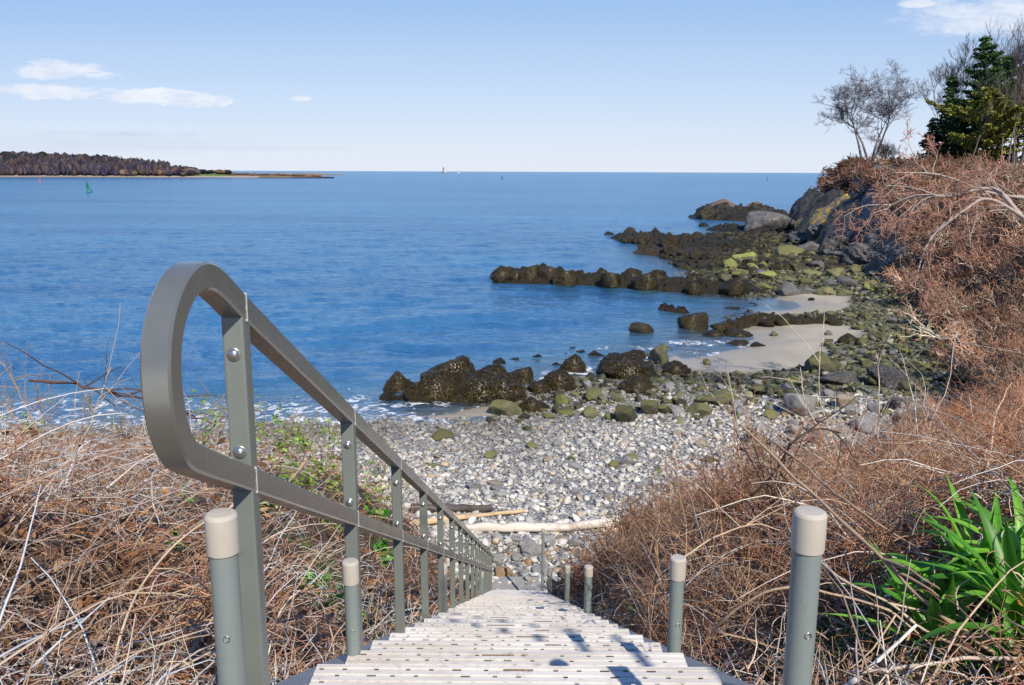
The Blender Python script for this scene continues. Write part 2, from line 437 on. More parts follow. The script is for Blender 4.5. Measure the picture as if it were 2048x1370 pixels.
def AT(t, n):
    a = t.nodes.new('ShaderNodeAttribute'); a.attribute_name = n; return a.outputs['Fac']
g = geopos(t)
vor = t.nodes.new('ShaderNodeTexVoronoi'); vor.inputs['Scale'].default_value = 9.0; t.links.new(g, vor.inputs['Vector'])
vor2 = t.nodes.new('ShaderNodeTexVoronoi'); vor2.inputs['Scale'].default_value = 9.0; vor2.feature = 'DISTANCE_TO_EDGE'; t.links.new(g, vor2.inputs['Vector'])
ns1 = NOISE(t, g, 0.6, 6, 0.6).outputs[0]; ns2 = NOISE(t, g, 7.0, 6, 0.65).outputs[0]; ns3 = NOISE(t, g, 60.0, 4, 0.7).outputs[0]
sx = t.nodes.new('ShaderNodeSeparateColor'); t.links.new(vor.outputs['Color'], sx.inputs[0])
peb = RAMP(t, sx.outputs[0], [(0.0, (0.14, 0.14, 0.14)), (0.35, (0.33, 0.33, 0.33)), (0.7, (0.48, 0.46, 0.42)), (0.93, (0.55, 0.54, 0.52)), (1.0, (0.45, 0.27, 0.13))])
gap = RAMP(t, vor2.outputs['Distance'], [(0.0, 0.18), (0.12, 1.0)])
peb = MIX(t, 1.0, peb, gap, 'MULTIPLY')
greenp = MIX(t, ns2, (0.05, 0.055, 0.025), (0.17, 0.165, 0.075))
peb = MIX(t, MATH(t, 'MULTIPLY', AT(t, 'green'), 0.75), peb, greenp)
sand = MIX(t, ns1, (0.41, 0.36, 0.275), (0.55, 0.49, 0.385))
wet = SMOOTH(t, MATH(t, 'ADD', AT(t, 'hgt'), MATH(t, 'MULTIPLY', ns1, 0.16)), 0.34, 0.08)
sand = MIX(t, MATH(t, 'MULTIPLY', wet, 0.55), sand, (0.28, 0.225, 0.16))
peb = MIX(t, MATH(t, 'MULTIPLY', wet, 0.5), peb, (0.10, 0.085, 0.06))
weed = MIX(t, ns2, (0.018, 0.015, 0.009), (0.10, 0.085, 0.03))
rock = MIX(t, RAMP(t, ns2, [(0.35, 0.0), (0.65, 1.0)]), (0.05, 0.05, 0.06), (0.24, 0.24, 0.26))
lit = MIX(t, RAMP(t, ns2, [(0.3, 0.0), (0.7, 1.0)]), (0.06, 0.040, 0.026), (0.17, 0.105, 0.065))
lit = MIX(t, MATH(t, 'MULTIPLY', ns3, 0.6), lit, (0.05, 0.033, 0.02))
c = MIX(t, AT(t, 'weed'), peb, weed)
c = MIX(t, AT(t, 'sand'), c, sand)
c = MIX(t, AT(t, 'rock'), c, rock)
c = MIX(t, AT(t, 'brush'), c, lit)
t.links.new(c, b.inputs['Base Color'])
t.links.new(MATH(t, 'SUBTRACT', 0.9, MATH(t, 'MULTIPLY', MATH(t, 'MULTIPLY', wet, AT(t, 'sand')), 0.62)), b.inputs['Roughness'])
nosand = MATH(t, 'SUBTRACT', 1.0, MATH(t, 'MAXIMUM', AT(t, 'sand'), AT(t, 'brush')))
hb = MATH(t, 'ADD', MATH(t, 'MULTIPLY', gap, nosand), MATH(t, 'MULTIPLY', ns2, MATH(t, 'ADD', MATH(t, 'MULTIPLY', nosand, 0.8), 0.15)))
bump(t, b, hb, 0.5, 0.05)
o = link('ground', me, mat=m); tag(o, kind='structure')

# ---------------------------------------------------------------- sea
NRs, NAs = 900, 900
rs = 14.0 * (60000 / 14.0) ** (np.linspace(0, 1, NRs) ** 1.35)
as_ = np.radians(np.linspace(-58, 58, NAs))
RS, AS = np.meshgrid(rs, as_, indexing='ij')
wx = RS * np.sin(AS); wy = RS * np.cos(AS)
amp = 1.0 / (1 + (RS / 140.0) ** 2)
gzw = np.where(RS < 450, ground_z(wx, wy), -3.5)
depth = -gzw
calm = sstep(0.0, 1.6, depth)
# wind ripple and low swell, mostly towards the beach
xr = wx * 0.97 + wy * 0.24; yr = wy * 0.97 - wx * 0.24
warp = (n2(wx, wy, 0.06, 3, 81) - 0.5) * 9
wz = 0.055 * np.sin(yr * 0.75 + warp * 0.8) * n2(wx, wy, 0.05, 2, 91) * 2
wz += (n2(wx * 0.42, wy, 0.55, 4, 101, ridged=True) - 0.5) * 0.42
wz += (n2(wx * 0.55, wy, 1.7, 3, 111, ridged=True) - 0.5) * 0.15
# one wave about to break on the cove
cx0, cy0 = P(560, 668); cx1, cy1 = P(1130, 628)
tt = ((wx - cx0) * (cx1 - cx0) + (wy - cy0) * (cy1 - cy0)) / ((cx1 - cx0) ** 2 + (cy1 - cy0) ** 2)
nd = ((wy - cy0) * (cx1 - cx0) - (wx - cx0) * (cy1 - cy0)) / math.hypot(cx1 - cx0, cy1 - cy0) + (n2(wx, wy, 0.12, 2, 131) - 0.5) * 2.0
wz += 0.30 * np.exp(-(np.where(nd < 0, nd / 0.8, nd / 2.4)) ** 2) * sstep(-0.1, 0.35, tt) * (1 - sstep(0.75, 1.1, tt))
cx0, cy0 = P(150, 742); cx1, cy1 = P(760, 722)
tt = ((wx - cx0) * (cx1 - cx0) + (wy - cy0) * (cy1 - cy0)) / ((cx1 - cx0) ** 2 + (cy1 - cy0) ** 2)
nd2 = ((wy - cy0) * (cx1 - cx0) - (wx - cx0) * (cy1 - cy0)) / math.hypot(cx1 - cx0, cy1 - cy0) + (n2(wx, wy, 0.15, 2, 132) - 0.5) * 2.4
wz += 0.16 * np.exp(-(np.where(nd2 < 0, nd2 / 0.8, nd2 / 2.0)) ** 2) * sstep(-0.3, 0.2, tt) * (1 - sstep(0.7, 1.1, tt))
for (a0, b0_), hh in ((((700, 705), (1090, 690)), .13), (((420, 770), (730, 752)), .12), (((880, 655), (1260, 640)), .14), (((0, 790), (300, 778)), .12), (((520, 620), (900, 600)), .12)):
    ax_, ay_ = P(*a0); bx_, by_ = P(*b0_)
    tt = ((wx - ax_) * (bx_ - ax_) + (wy - ay_) * (by_ - ay_)) / ((bx_ - ax_) ** 2 + (by_ - ay_) ** 2)
    nd3 = ((wy - ay_) * (bx_ - ax_) - (wx - ax_) * (by_ - ay_)) / math.hypot(bx_ - ax_, by_ - ay_) + (n2(wx, wy, 0.2, 3, 133) - 0.5) * 2.2
    wz += hh * np.exp(-(np.where(nd3 < 0, nd3 / 0.35, nd3 / 1.1)) ** 2) * sstep(-0.2, 0.2, tt) * (1 - sstep(0.8, 1.15, tt)) * 1.3
wz = wz * amp * (0.12 + 0.88 * calm)
# foam: a strip along the beach, and patches round the rocks
dSw = np.where(RS < 450, poly_sd(S_LINE, wx, wy), -99)
fn = n2(wx, wy, 0.7, 4, 141); fn2 = n2(wx, wy, 2.4, 4, 151)
openb = 1 - sstep(-6, 1.0, wx)
foam = sstep(-5.6, -1.0, dSw + (fn - 0.5) * 5.0) * openb * 0.47
foam += sstep(-5.5, -0.5, dSw + (fn - 0.5) * 5) * (1 - openb) * 0.55 * (wy < 44) * sstep(0.42, 0.62, fn)
foam = np.clip(foam, 0, 1)
foam = foam * sstep(0.22, 0.5, fn2 + foam * 0.25)
idx = np.arange(NRs * NAs).reshape(NRs, NAs)
quads = np.stack([idx[:-1, :-1], idx[:-1, 1:], idx[1:, 1:], idx[1:, :-1]], -1).reshape(-1, 4)[:, ::-1]
v = np.stack([wx, wy, wz], -1).reshape(-1, 3)
keep = (gzw.reshape(-1) < 0.45)
quads = quads[keep[quads].any(1)]
me = mesh_np('sea', v, quads, smooth=True, attrs={'depth': depth, 'foam': foam})
m, t, b = mat('sea water'); t.nodes.remove(b)
g = geopos(t); out = t.nodes['Material Output']
dep = AT(t, 'depth'); fo = AT(t, 'foam')
patch = NOISE(t, g, 0.02, 4, 0.6).outputs[0]
mpd = t.nodes.new('ShaderNodeMapping'); mpd.inputs['Scale'].default_value = (0.25, 1.0, 1.0); mpd.inputs['Rotation'].default_value = (0, 0, R(-6)); t.links.new(g, mpd.inputs[0])
streak = NOISE(t, mpd.outputs[0], 0.035, 4, 0.6).outputs[0]
deep = MIX(t, RAMP(t, streak, [(0.35, 0.0), (0.65, 1.0)]), (0.006, 0.085, 0.22), (0.045, 0.215, 0.39))
shal = RAMP(t, dep, [(0.0, (0.22, 0.18, 0.13)), (0.12, (0.12, 0.17, 0.17)), (0.45, (0.045, 0.16, 0.24)), (1.0, (0.012, 0.11, 0.25))])
col = MIX(t, SMOOTH(t, dep, 0.5, 2.6), shal, deep)
bm = []
last = None
for sc, st, ds, stretch in ((0.05, 0.5, 1.6, 0.3), (0.3, 0.7, 0.75, 0.4), (1.3, 1.0, 0.30, 0.5), (4.6, 0.8, 0.06, 0.6)):
    mp = t.nodes.new('ShaderNodeMapping'); mp.inputs['Scale'].default_value = (stretch, 1, 1); mp.inputs['Rotation'].default_value = (0, 0, R(-10)); t.links.new(g, mp.inputs[0])
    nn = NOISE(t, mp.outputs[0], sc, 4, 0.62, 0.4).outputs[0]
    bn = t.nodes.new('ShaderNodeBump'); bn.inputs['Strength'].default_value = st; bn.inputs['Distance'].default_value = ds
    t.links.new(nn, bn.inputs['Height'])
    if last: t.links.new(last, bn.inputs['Normal'])
    last = bn.outputs[0]
dif = t.nodes.new('ShaderNodeBsdfDiffuse'); t.links.new(col, dif.inputs[0]); t.links.new(last, dif.inputs['Normal'])
tra = t.nodes.new('ShaderNodeBsdfTransparent'); tra.inputs[0].default_value = (0.86, 0.93, 0.93, 1)
body = t.nodes.new('ShaderNodeMixShader'); t.links.new(SMOOTH(t, dep, -0.1, 0.55), body.inputs[0])
t.links.new(tra.outputs[0], body.inputs[1]); t.links.new(dif.outputs[0], body.inputs[2])
glo = t.nodes.new('ShaderNodeBsdfGlossy'); glo.inputs['Roughness'].default_value = 0.16; t.links.new(last, glo.inputs['Normal'])
glo.inputs[0].default_value = (0.78, 0.92, 1.0, 1)
fr = t.nodes.new('ShaderNodeFresnel'); fr.inputs[0].default_value = 1.33; t.links.new(last, fr.inputs['Normal'])
surf = t.nodes.new('ShaderNodeMixShader'); t.links.new(MATH(t, 'MINIMUM', fr.outputs[0], 0.58), surf.inputs[0])
t.links.new(body.outputs[0], surf.inputs[1]); t.links.new(glo.outputs[0], surf.inputs[2])
fd = t.nodes.new('ShaderNodeBsdfDiffuse'); fd.inputs[0].default_value = (0.80, 0.83, 0.86, 1)
ff = NOISE(t, g, 1.7, 8, 0.68, 1.6).outputs[0]
fm = SMOOTH(t, MATH(t, 'ADD', fo, MATH(t, 'MULTIPLY', MATH(t, 'SUBTRACT', ff, 0.5), 2.6)), 0.42, 0.75)
fin = t.nodes.new('ShaderNodeMixShader'); t.links.new(MATH(t, 'MULTIPLY', fm, 0.92), fin.inputs[0])
t.links.new(surf.outputs[0], fin.inputs[1]); t.links.new(fd.outputs[0], fin.inputs[2])
t.links.new(fin.outputs[0], out.inputs[0])
o = link('sea', me, mat=m); tag(o, kind='structure')

# ---------------------------------------------------------------- stair
H1, D1, RUN, RISE, HW = 1.838, 1.156, 0.364, 0.185, 0.475
NT = 37
stair = empty('staircase', (0, H1, CZ - D1 - 0.4))
tag(stair, 'long pale perforated staircase running straight down to the pebble beach', 'staircase')
def tread_mesh(seed, depth):
    r = random.Random(seed); b_ = MB(); z1 = 0.0
    pitch = 0.026; n = int(depth / pitch)
    y = 0.0
    b_.box(-HW, HW, -0.014, -0.0005, -0.0035, z1); b_.box(-HW, HW, -0.0035, -0.0008, -0.030, -0.0036)     # front lip
    for k in range(n):
        y0 = -0.014 - k * pitch
        b_.box(-HW, HW, y0 - pitch, y0 - 0.0105, -0.0035, z1)          # flat land
        ya, yb = y0 - 0.0103, y0 - 0.0002
        x = -HW + r.uniform(0.005, 0.03) + (0.027 if k % 2 else 0)
        xs = -HW
        while x < HW - 0.02:
            hole = 0.011 if r.random() < 0.85 else 0.022
            b_.box(xs, x, ya, yb, -0.0045, -0.002)
            xs = x + hole
            x += r.choice([0.055, 0.055, 0.11, 0.075])
        b_.box(xs, HW, ya, yb, -0.0045, -0.002)
    return b_, n * pitch
protoA, _ = tread_mesh(1, 0.40); protoB, _ = tread_mesh(2, 0.40); protoC, _ = tread_mesh(5, 0.40)
def place(o, x, y, z, parent):
    o.location = (x - parent.location.x, y - parent.location.y, z - parent.location.z)
tmeshes = []
for i in range(NT + 1):
    h = H1 + RUN * i; z = CZ - D1 - RISE * i
    if i < 3: o = (protoA, protoB, protoC)[i].build('tread', M_TREAD, stair); tmeshes.append(o.data)
    else: o = link('tread', tmeshes[i % 3], stair)
    place(o, 0, h, z, stair)
    if i < 9:                                        # dried mud caught in the middle slots
        mb = MB(); rr_ = random.Random(50 + i)
        for q in range(1):
            x0 = rr_.uniform(-0.16, 0.10); 
            mb.box(x0, x0 + rr_.uniform(0.05, 0.13), -0.014 - 0.0100 - 0.052 * (q % 2), -0.0145 - 0.052 * (q % 2), -0.0044, -0.0009)
        place(mb.build('mud', M_DIRT, stair), 0, h, z, stair)
# closed landing tread behind the first and the stringers either side
mb = MB(); mb.box(-HW, HW, -1.9, -0.425, -0.03, 0.0); place(mb.build('landing', M_TREAD, stair), 0, H1, CZ - D1 - 0.002, stair)
for s in (-1, 1):
    mb = MB(); L = RUN * NT + 0.2; drop = L * RISE / RUN
    x0, x1 = s * (HW + 0.004), s * (HW + 0.075)
    ya, yb = H1 - 0.45, H1 - 0.45 + L + 0.35
    za = CZ - D1 + 0.45 * RISE / RUN - 0.105; zb_ = za - (yb - ya) * RISE / RUN
    vs = []
    for (yy, zz) in ((ya, za), (yb, zb_)):
        for xx in (x0, x1):
            for dz in (-0.16, 0.065): vs.append((xx, yy, zz + dz))
    fs = [(0, 1, 3, 2), (4, 6, 7, 5), (0, 4, 5, 1), (2, 3, 7, 6), (1, 5, 7, 3), (0, 2, 6, 4)]
    mb.add(vs, fs); o = mb.build('stringer', M_STRING, stair); place(o, 0, 0, 0, stair)
# footing at the bottom
mb = MB(); mb.box(-0.50, 0.50, 15.33, 15.92, 0.2, 0.585); o = mb.build('concrete_footing', M_CONC, None, bevel=0.03)
tag(o, 'grey concrete pad at the bottom of the stairs', 'concrete pad')

# ---------------------------------------------------------------- handrail
RX = -0.475
rail = empty('handrail', (RX, 1.4, CZ - 0.93))
tag(rail, 'grey green metal handrail with a rounded looped end down the left side of the stairs', 'handrail')
def tube_path(pts, hw, parent, name, mat_, loc0):
    """square tube along (y, z) points in the handrail's plane"""
    n = len(pts); vs = []; fs = []
    pr = []
    c = 0.0035
    sec = [(-hw + c, hw), (hw - c, hw), (hw, hw - c), (hw, -hw + c), (hw - c, -hw), (-hw + c, -hw), (-hw, -hw + c), (-hw, hw - c)]
    for i, (y, z) in enumerate(pts):
        a = pts[max(i - 1, 0)]; b2 = pts[min(i + 1, n - 1)]
        ty, tz = b2[0] - a[0], b2[1] - a[1]; L = math.hypot(ty, tz); ty /= L; tz /= L
        ny, nz = -tz, ty
        for (sx_, sn) in sec: vs.append((RX + sx_ - loc0[0], y + ny * sn - loc0[1], z + nz * sn - loc0[2]))
    k = len(sec)
    for i in range(n - 1):
        for j in range(k): fs.append((i * k + j, i * k + (j + 1) % k, (i + 1) * k + (j + 1) % k, (i + 1) * k + j))
    fs.append(tuple(range(k))[::-1]); fs.append(tuple((n - 1) * k + j for j in range(k)))
    mb = MB(); mb.add(vs, fs); o = mb.build(name, mat_, parent)
    bm_ = o.data; 
    for p in bm_.polygons: p.use_smooth = True
    try: bm_.set_sharp_from_angle(angle=R(30))
    except Exception: pass
    return o
def catmull(pts, n):
    out = []
    for i in range(1, len(pts) - 2):
        p0, p1, p2, p3 = [np.array(pts[j], float) for j in (i - 1, i, i + 1, i + 2)]
        for k in range(n):
            t_ = k / n
            out.append(tuple(0.5 * ((2 * p1) + (-p0 + p2) * t_ + (2 * p0 - 5 * p1 + 4 * p2 - p3) * t_ ** 2 + (-p0 + 3 * p1 - 3 * p2 + p3) * t_ ** 3)))
    out.append(tuple(pts[-2])); return out
loop = [(1.50, .273), (1.40, .222), (1.33, .184), (1.275, .159), (1.225, .151), (1.18, .160), (1.142, .182), (1.114, .214), (1.100, .255), (1.099, .305), (1.112, .352),
        (1.138, .389), (1.178, .414), (1.24, .446), (1.33, .491), (1.40, .527), (1.5, .578)]
lp = catmull(loop, 6)
loc0 = tuple(rail.location)
tube_path([(y, CZ - d) for y, d in lp], 0.0205, rail, 'end_loop', M_RAIL, loc0)
YEND = 15.0
def up(y): return CZ - (.222 + .508 * (y - 1.4))
def lo(y): return CZ - (.527 + .508 * (y - 1.4))
posts = [1.405 + 0.885 * k for k in range(16)]
tube_path([(1.4045, up(1.4045))] + [(y, up(y)) for y in posts[1:]] + [(YEND, up(YEND))], 0.0205, rail, 'upper_rail', M_RAIL, loc0)
tube_path([(1.4045, lo(1.4045))] + [(y, lo(y)) for y in posts[1:]] + [(YEND, lo(YEND))], 0.0205, rail, 'lower_rail', M_RAIL, loc0)
pm = {}
for k, y in enumerate(posts):
    hw = 0.0185
    zt = up(y) - 0.012; zb_ = CZ - (.222 + .508 * y) - 0.35
    za = lo(y) + 0.012; zc = lo(y) - 0.012
    if k == 0:
        mb = MB(); mb.box(-hw, hw, -hw, hw, zb_ - zt, zc - zt); lower_me = mb
        o = mb.build('lower_post', M_POST, rail, bevel=0.004); o.location = (0, y - loc0[1], zt - loc0[2]); lm = o.data
        mb = MB(); mb.box(-hw, hw, -hw, hw, za - zt, 0); o2 = mb.build('upper_post', M_POST, rail, bevel=0.004); o2.location = (0, y - loc0[1], zt - loc0[2]); um = o2.data
        mb = MB(); mb.lathe([(0.0001, 0.0065), (0.005, 0.0058), (0.0085, 0.003), (0.0098, 0.0)][::-1], 16, close=False); 
        mb.lathe([(0.0118, -0.0005), (0.0118, 0.0012), (0.0095, 0.0014)], 16, close=False)
        bo = mb.build('bolt', M_BOLT, o2, smooth=True); bmesh_ = bo.data
        bo.rotation_euler = (R(90), 0, 0); bo.location = (0, -hw - 0.0006, -0.065)
        bo2 = link('bolt', bmesh_, o2); bo2.rotation_euler = (R(90), 0, 0); bo2.location = (0, -hw - 0.0006, -0.236)
        # weld seams
        for (yy, zz) in ((1.404, up(1.404)), (1.404, lo(1.404))):
            mb = MB(); mb.box(-0.0216, 0.0216, -0.0013, 0.0013, -0.0242, 0.0242); w = mb.build('weld', M_WELD, rail); wm = w.data
            w.location = (0, yy - loc0[1], zz - loc0[2])
    else:
        o = link('lower_post', lm, rail); o.location = (0, y - loc0[1], zt - loc0[2]); md = o.modifiers.new('edge', 'BEVEL'); md.width = 0.004; md.segments = 2
        o2 = link('upper_post', um, rail); o2.location = (0, y - loc0[1], zt - loc0[2]); md = o2.modifiers.new('edge', 'BEVEL'); md.width = 0.004; md.segments = 2
        for zz in (-0.065, -0.236):
            bo = link('bolt', bmesh_, o2); bo.rotation_euler = (R(90), 0, 0); bo.location = (0, -hw - 0.0006, zz)
        if k < 7:
            for zf in (up(y), lo(y)):
                w = link('weld', wm, rail); w.location = (0, y - loc0[1], zf - loc0[2])

# ---------------------------------------------------------------- capped pipe posts beside the stair
def pipe_post(x, h, d_top, label, dia=0.0445, foot=None, lean=0.0, cap=True, dark=False, group='capped pipe posts beside the stairs'):
    ztop = CZ - d_top; zb_ = CZ - (.222 + .508 * h) - 0.32 if foot is None else foot
    e = empty('pipe_post', (x, h, zb_)); e.rotation_euler = (0, lean, 0)
    tag(e, label, 'post', group)
    r = dia / 2; Hh = ztop - zb_
    mb = MB(); mb.lathe([(r, 0), (r, Hh - 0.02)], 28); mb.build('pipe', M_PIPE, e, smooth=True).data.set_sharp_from_angle(angle=R(50))
    mb = MB(); mb.lathe([(0.006, 0), (0.006, 0.0012), (0.0045, 0.0014), (0.0045, 0.0008)], 14, close=False); 
    o = mb.build('rivet', M_BOLT, e, smooth=True); o.rotation_euler = (R(90), 0, 0); o.location = (0.004, -r - 0.0002, Hh - 0.205)
    rc = r + 0.0028
    mb = MB(); mb.lathe([(rc, Hh - 0.066), (rc + .0006, Hh - 0.062), (rc + .0006, Hh - 0.006), (rc - .0012, Hh - 0.0022), (rc - 0.0045, Hh), (rc * .5, Hh + .0006), (.001, Hh + .0008)], 28)
    mb.build('cap', M_CAP, e, smooth=True).data.set_sharp_from_angle(angle=R(22))
    return e
pipe_post(-0.466, 1.255, 0.528, 'grey pipe post with beige cap, in front of the handrail loop')
pipe_post(-0.462, 2.19, 1.06, 'capped grey pipe post hard against the second handrail post', 0.040)
pipe_post(-0.462, 5.01, 2.443, 'small capped pipe post under the handrail beside the fifth handrail post', 0.040)
pipe_post(-0.462, 10.35, 5.16, 'tiny capped pipe post low among the far handrail posts', 0.055)
pipe_post(0.466, 1.275, 0.526, 'tall grey pipe post with worn beige cap, nearest the green strap leaves', 0.046)
pipe_post(0.469, 2.30, 1.095, 'capped grey pipe post on the right stair edge beside brown brambles', 0.041)
pipe_post(0.466, 5.11, 2.50, 'capped pipe post far down the right stair edge, fattest of that distant row', 0.052)
pipe_post(0.466, 7.22, 3.53, 'capped pipe post far down the right stair edge, middle of that distant row', 0.050)
pipe_post(0.47, 11.13, 5.51, 'short dark capped pipe post next to the tall thin end pole', 0.060)
pipe_post(0.47, 14.25, 6.26, 'tall thin pole standing alone at the bottom right of the stairs', 0.052)
# ---------------------------------------------------------------- rocks
import bmesh
_ico = {}
def ico(n):
    if n not in _ico:
        bm_ = bmesh.new(); bmesh.ops.create_icosphere(bm_, subdivisions=n, radius=1.0)
        bm_.verts.ensure_lookup_table()
        _ico[n] = (np.array([v_.co[:] for v_ in bm_.verts]), np.array([[v_.index for v_ in f.verts] for f in bm_.faces])); bm_.free()
    return _ico[n]
def rock_shape(seed, sub=3, planes=9, rough=0.1, flat=0.7, elong=1.3, cut=0.72, fine=0.0):
    r = np.random.default_rng(seed)
    d, f = ico(sub)
    nrm = r.normal(size=(planes, 3)); nrm /= np.linalg.norm(nrm, axis=1)[:, None]
    k = r.uniform(cut, 1.0, planes)
    dots = np.maximum(d @ nrm.T, 1e-3)
    rad = (1 / ((dots / k) ** 14).sum(1)) ** (1 / 14.0); rad = np.minimum(1.2, rad)
    rad = rad * (1 + rough * (fbm(d * 1.7 + seed, 4, seed) - 0.5) * 2)
    if fine: rad = rad * (1 + fine * (fbm(d * 9 + seed, 3, seed + 5, ridged=True) - 0.5) * 2)
    v = d * rad[:, None] * np.array([elong, 1.0, flat])
    return v, f
def rock_mesh(name, seed, **kw):
    smooth = kw.pop('smooth', True)
    v, f = rock_shape(seed, **kw)
    me = mesh_np(name, v, tris=f, smooth=smooth)
    me.materials.append(M_GREY)
    if smooth:
        try: me.set_sharp_from_angle(angle=R(38))
        except Exception: pass
    return me
PROTO = {
    'weed': [rock_mesh('weedy_boulder', 100 + i, sub=5, planes=12, rough=0.26, flat=0.62, elong=1.25, fine=0.10) for i in range(4)],
    'round': [rock_mesh('round_boulder', 120 + i, sub=4, planes=16, rough=0.16, flat=0.62, elong=1.2, cut=0.68, fine=0.02) for i in range(5)],
    'block': [rock_mesh('angular_boulder', 140 + i, sub=4, planes=13, rough=0.14, flat=0.7, elong=1.25, cut=0.55, fine=0.03) for i in range(6)],
    'slab': [rock_mesh('slab_stone', 160 + i, sub=4, planes=14, rough=0.14, flat=0.36, elong=1.7, cut=0.6, fine=0.025) for i in range(5)],
}
used_names = {}
def rock(px, py, w, h, kind='block', mt=None, label=None, group=None, tint=1.0, name='boulder', z=None, yaw=None, seed=None, sink=0.18, deep=1.0, tilt=0.0, cat='rock'):
    """px, py: photograph pixel of the middle of its foot; w, h: its size in the photograph"""
    r = random.Random(int(px * 31 + py * 17) if seed is None else seed)
    zg = 0.2 if z is None else z
    for _ in range(6):
        x, y = P(px, py, zg)
        if z is None: zg = max(gz(x, y), -0.12)
    d = project(np.array([x, y, zg]))[2]
    W = w * float(d) / F; Hh = h * float(d) / F
    me = r.choice(PROTO[kind])
    o = bpy.data.objects.new(name, me); COL.objects.link(o)
    fl = {'weed': .62, 'round': .62, 'block': .7, 'slab': .36}[kind]; el = {'weed': 1.25, 'round': 1.2, 'block': 1.25, 'slab': 1.7}[kind]
    o.scale = (W / 2 / el, max(W * 0.42, Hh * 0.5) * deep, Hh / (2 * fl) * 1.25)
    o.rotation_euler = (r.uniform(-.12, .12), r.uniform(-.1, .1) + tilt, (r.uniform(-0.4, 0.4) if yaw is None else yaw))
    o.location = (x, y + o.scale[1] * 0.5, zg + Hh * (0.5 - sink))
    if mt is not None:
        o.material_slots[0].link = 'OBJECT'; o.material_slots[0].material = mt
    t_ = tint if isinstance(tint, tuple) else (tint, tint, tint)
    o.color = (*t_, 1)
    tag(o, label, cat, group)
    if mt is M_WEED and w > 34 and y < 75:
        wd = bpy.data.objects.new('seaweed', weed_for(me)); COL.objects.link(wd); wd.parent = o
    return o
_weed = {}
def weed_for(me):
    # strap-like fronds lying over the upper part of a boulder
    if me.name in _weed: return _weed[me.name]
    r = np.random.default_rng(len(_weed) + 5); co = np.zeros(len(me.vertices) * 3); me.vertices.foreach_get('co', co); co = co.reshape(-1, 3)
    co = co[co[:, 2] > -.28 * np.abs(co[:, 2]).max() * 2]; m_ = 2600; c = co[r.integers(0, len(co), m_)] * 1.01
    nrm = c / np.linalg.norm(c, axis=1, keepdims=True)
    dn = np.array([0, 0, -1.0]) + r.normal(0, .45, (m_, 3)); dn -= nrm * (dn * nrm).sum(1, keepdims=True); dn /= np.linalg.norm(dn, axis=1, keepdims=True); sd = np.cross(nrm, dn)
    L = r.uniform(.05, .13, m_)[:, None]; W = L * .16
    lift = r.uniform(.012, .05, m_)[:, None]
    V_ = np.stack([c - sd * W, c + sd * W, c + dn * L * .55 + sd * W + nrm * lift, c + dn * L * .55 - sd * W + nrm * lift, c + dn * L], 1).reshape(-1, 3)
    b0 = np.arange(m_)[:, None] * 5
    pal = np.array([(.045, .032, .014), (.03, .022, .012), (.07, .05, .018), (.12, .085, .022), (.02, .016, .01), (.17, .12, .03)])
    cc = np.repeat(pal[r.integers(0, 6, m_)] * r.uniform(.7, 1.2, (m_, 1)), 5, 0)
    q = mesh_np('seaweed', V_, b0 + np.array([0, 1, 2, 3]), tris=b0 + np.array([3, 2, 4]), cols=cc); q.materials.append(M_FROND)
    _weed[me.name] = q; return q
M_FROND = vcol_mat('seaweed fronds', .35, .5, .3, 30.)

def worley(x, y, sc, seed=0):
    X, Y = x * sc, y * sc; ix, iy = np.floor(X).astype(np.int64), np.floor(Y).astype(np.int64)
    f1 = np.full(x.shape, 9.0); f2 = np.full(x.shape, 9.0); hid = np.zeros(x.shape)
    for dx in (-1, 0, 1):
        for dy in (-1, 0, 1):
            a, b2 = ix + dx, iy + dy; q = a * 0
            jx, jy, hh = _h(a, b2, q, seed), _h(a, b2, q + 1, seed), _h(a, b2, q + 2, seed)
            d = np.hypot(a + jx - X, b2 + jy - Y); m_ = d < f1
            f2 = np.where(m_, f1, np.minimum(f2, d)); hid = np.where(m_, hh, hid); f1 = np.where(m_, d, f1)
    return f1, f2, hid
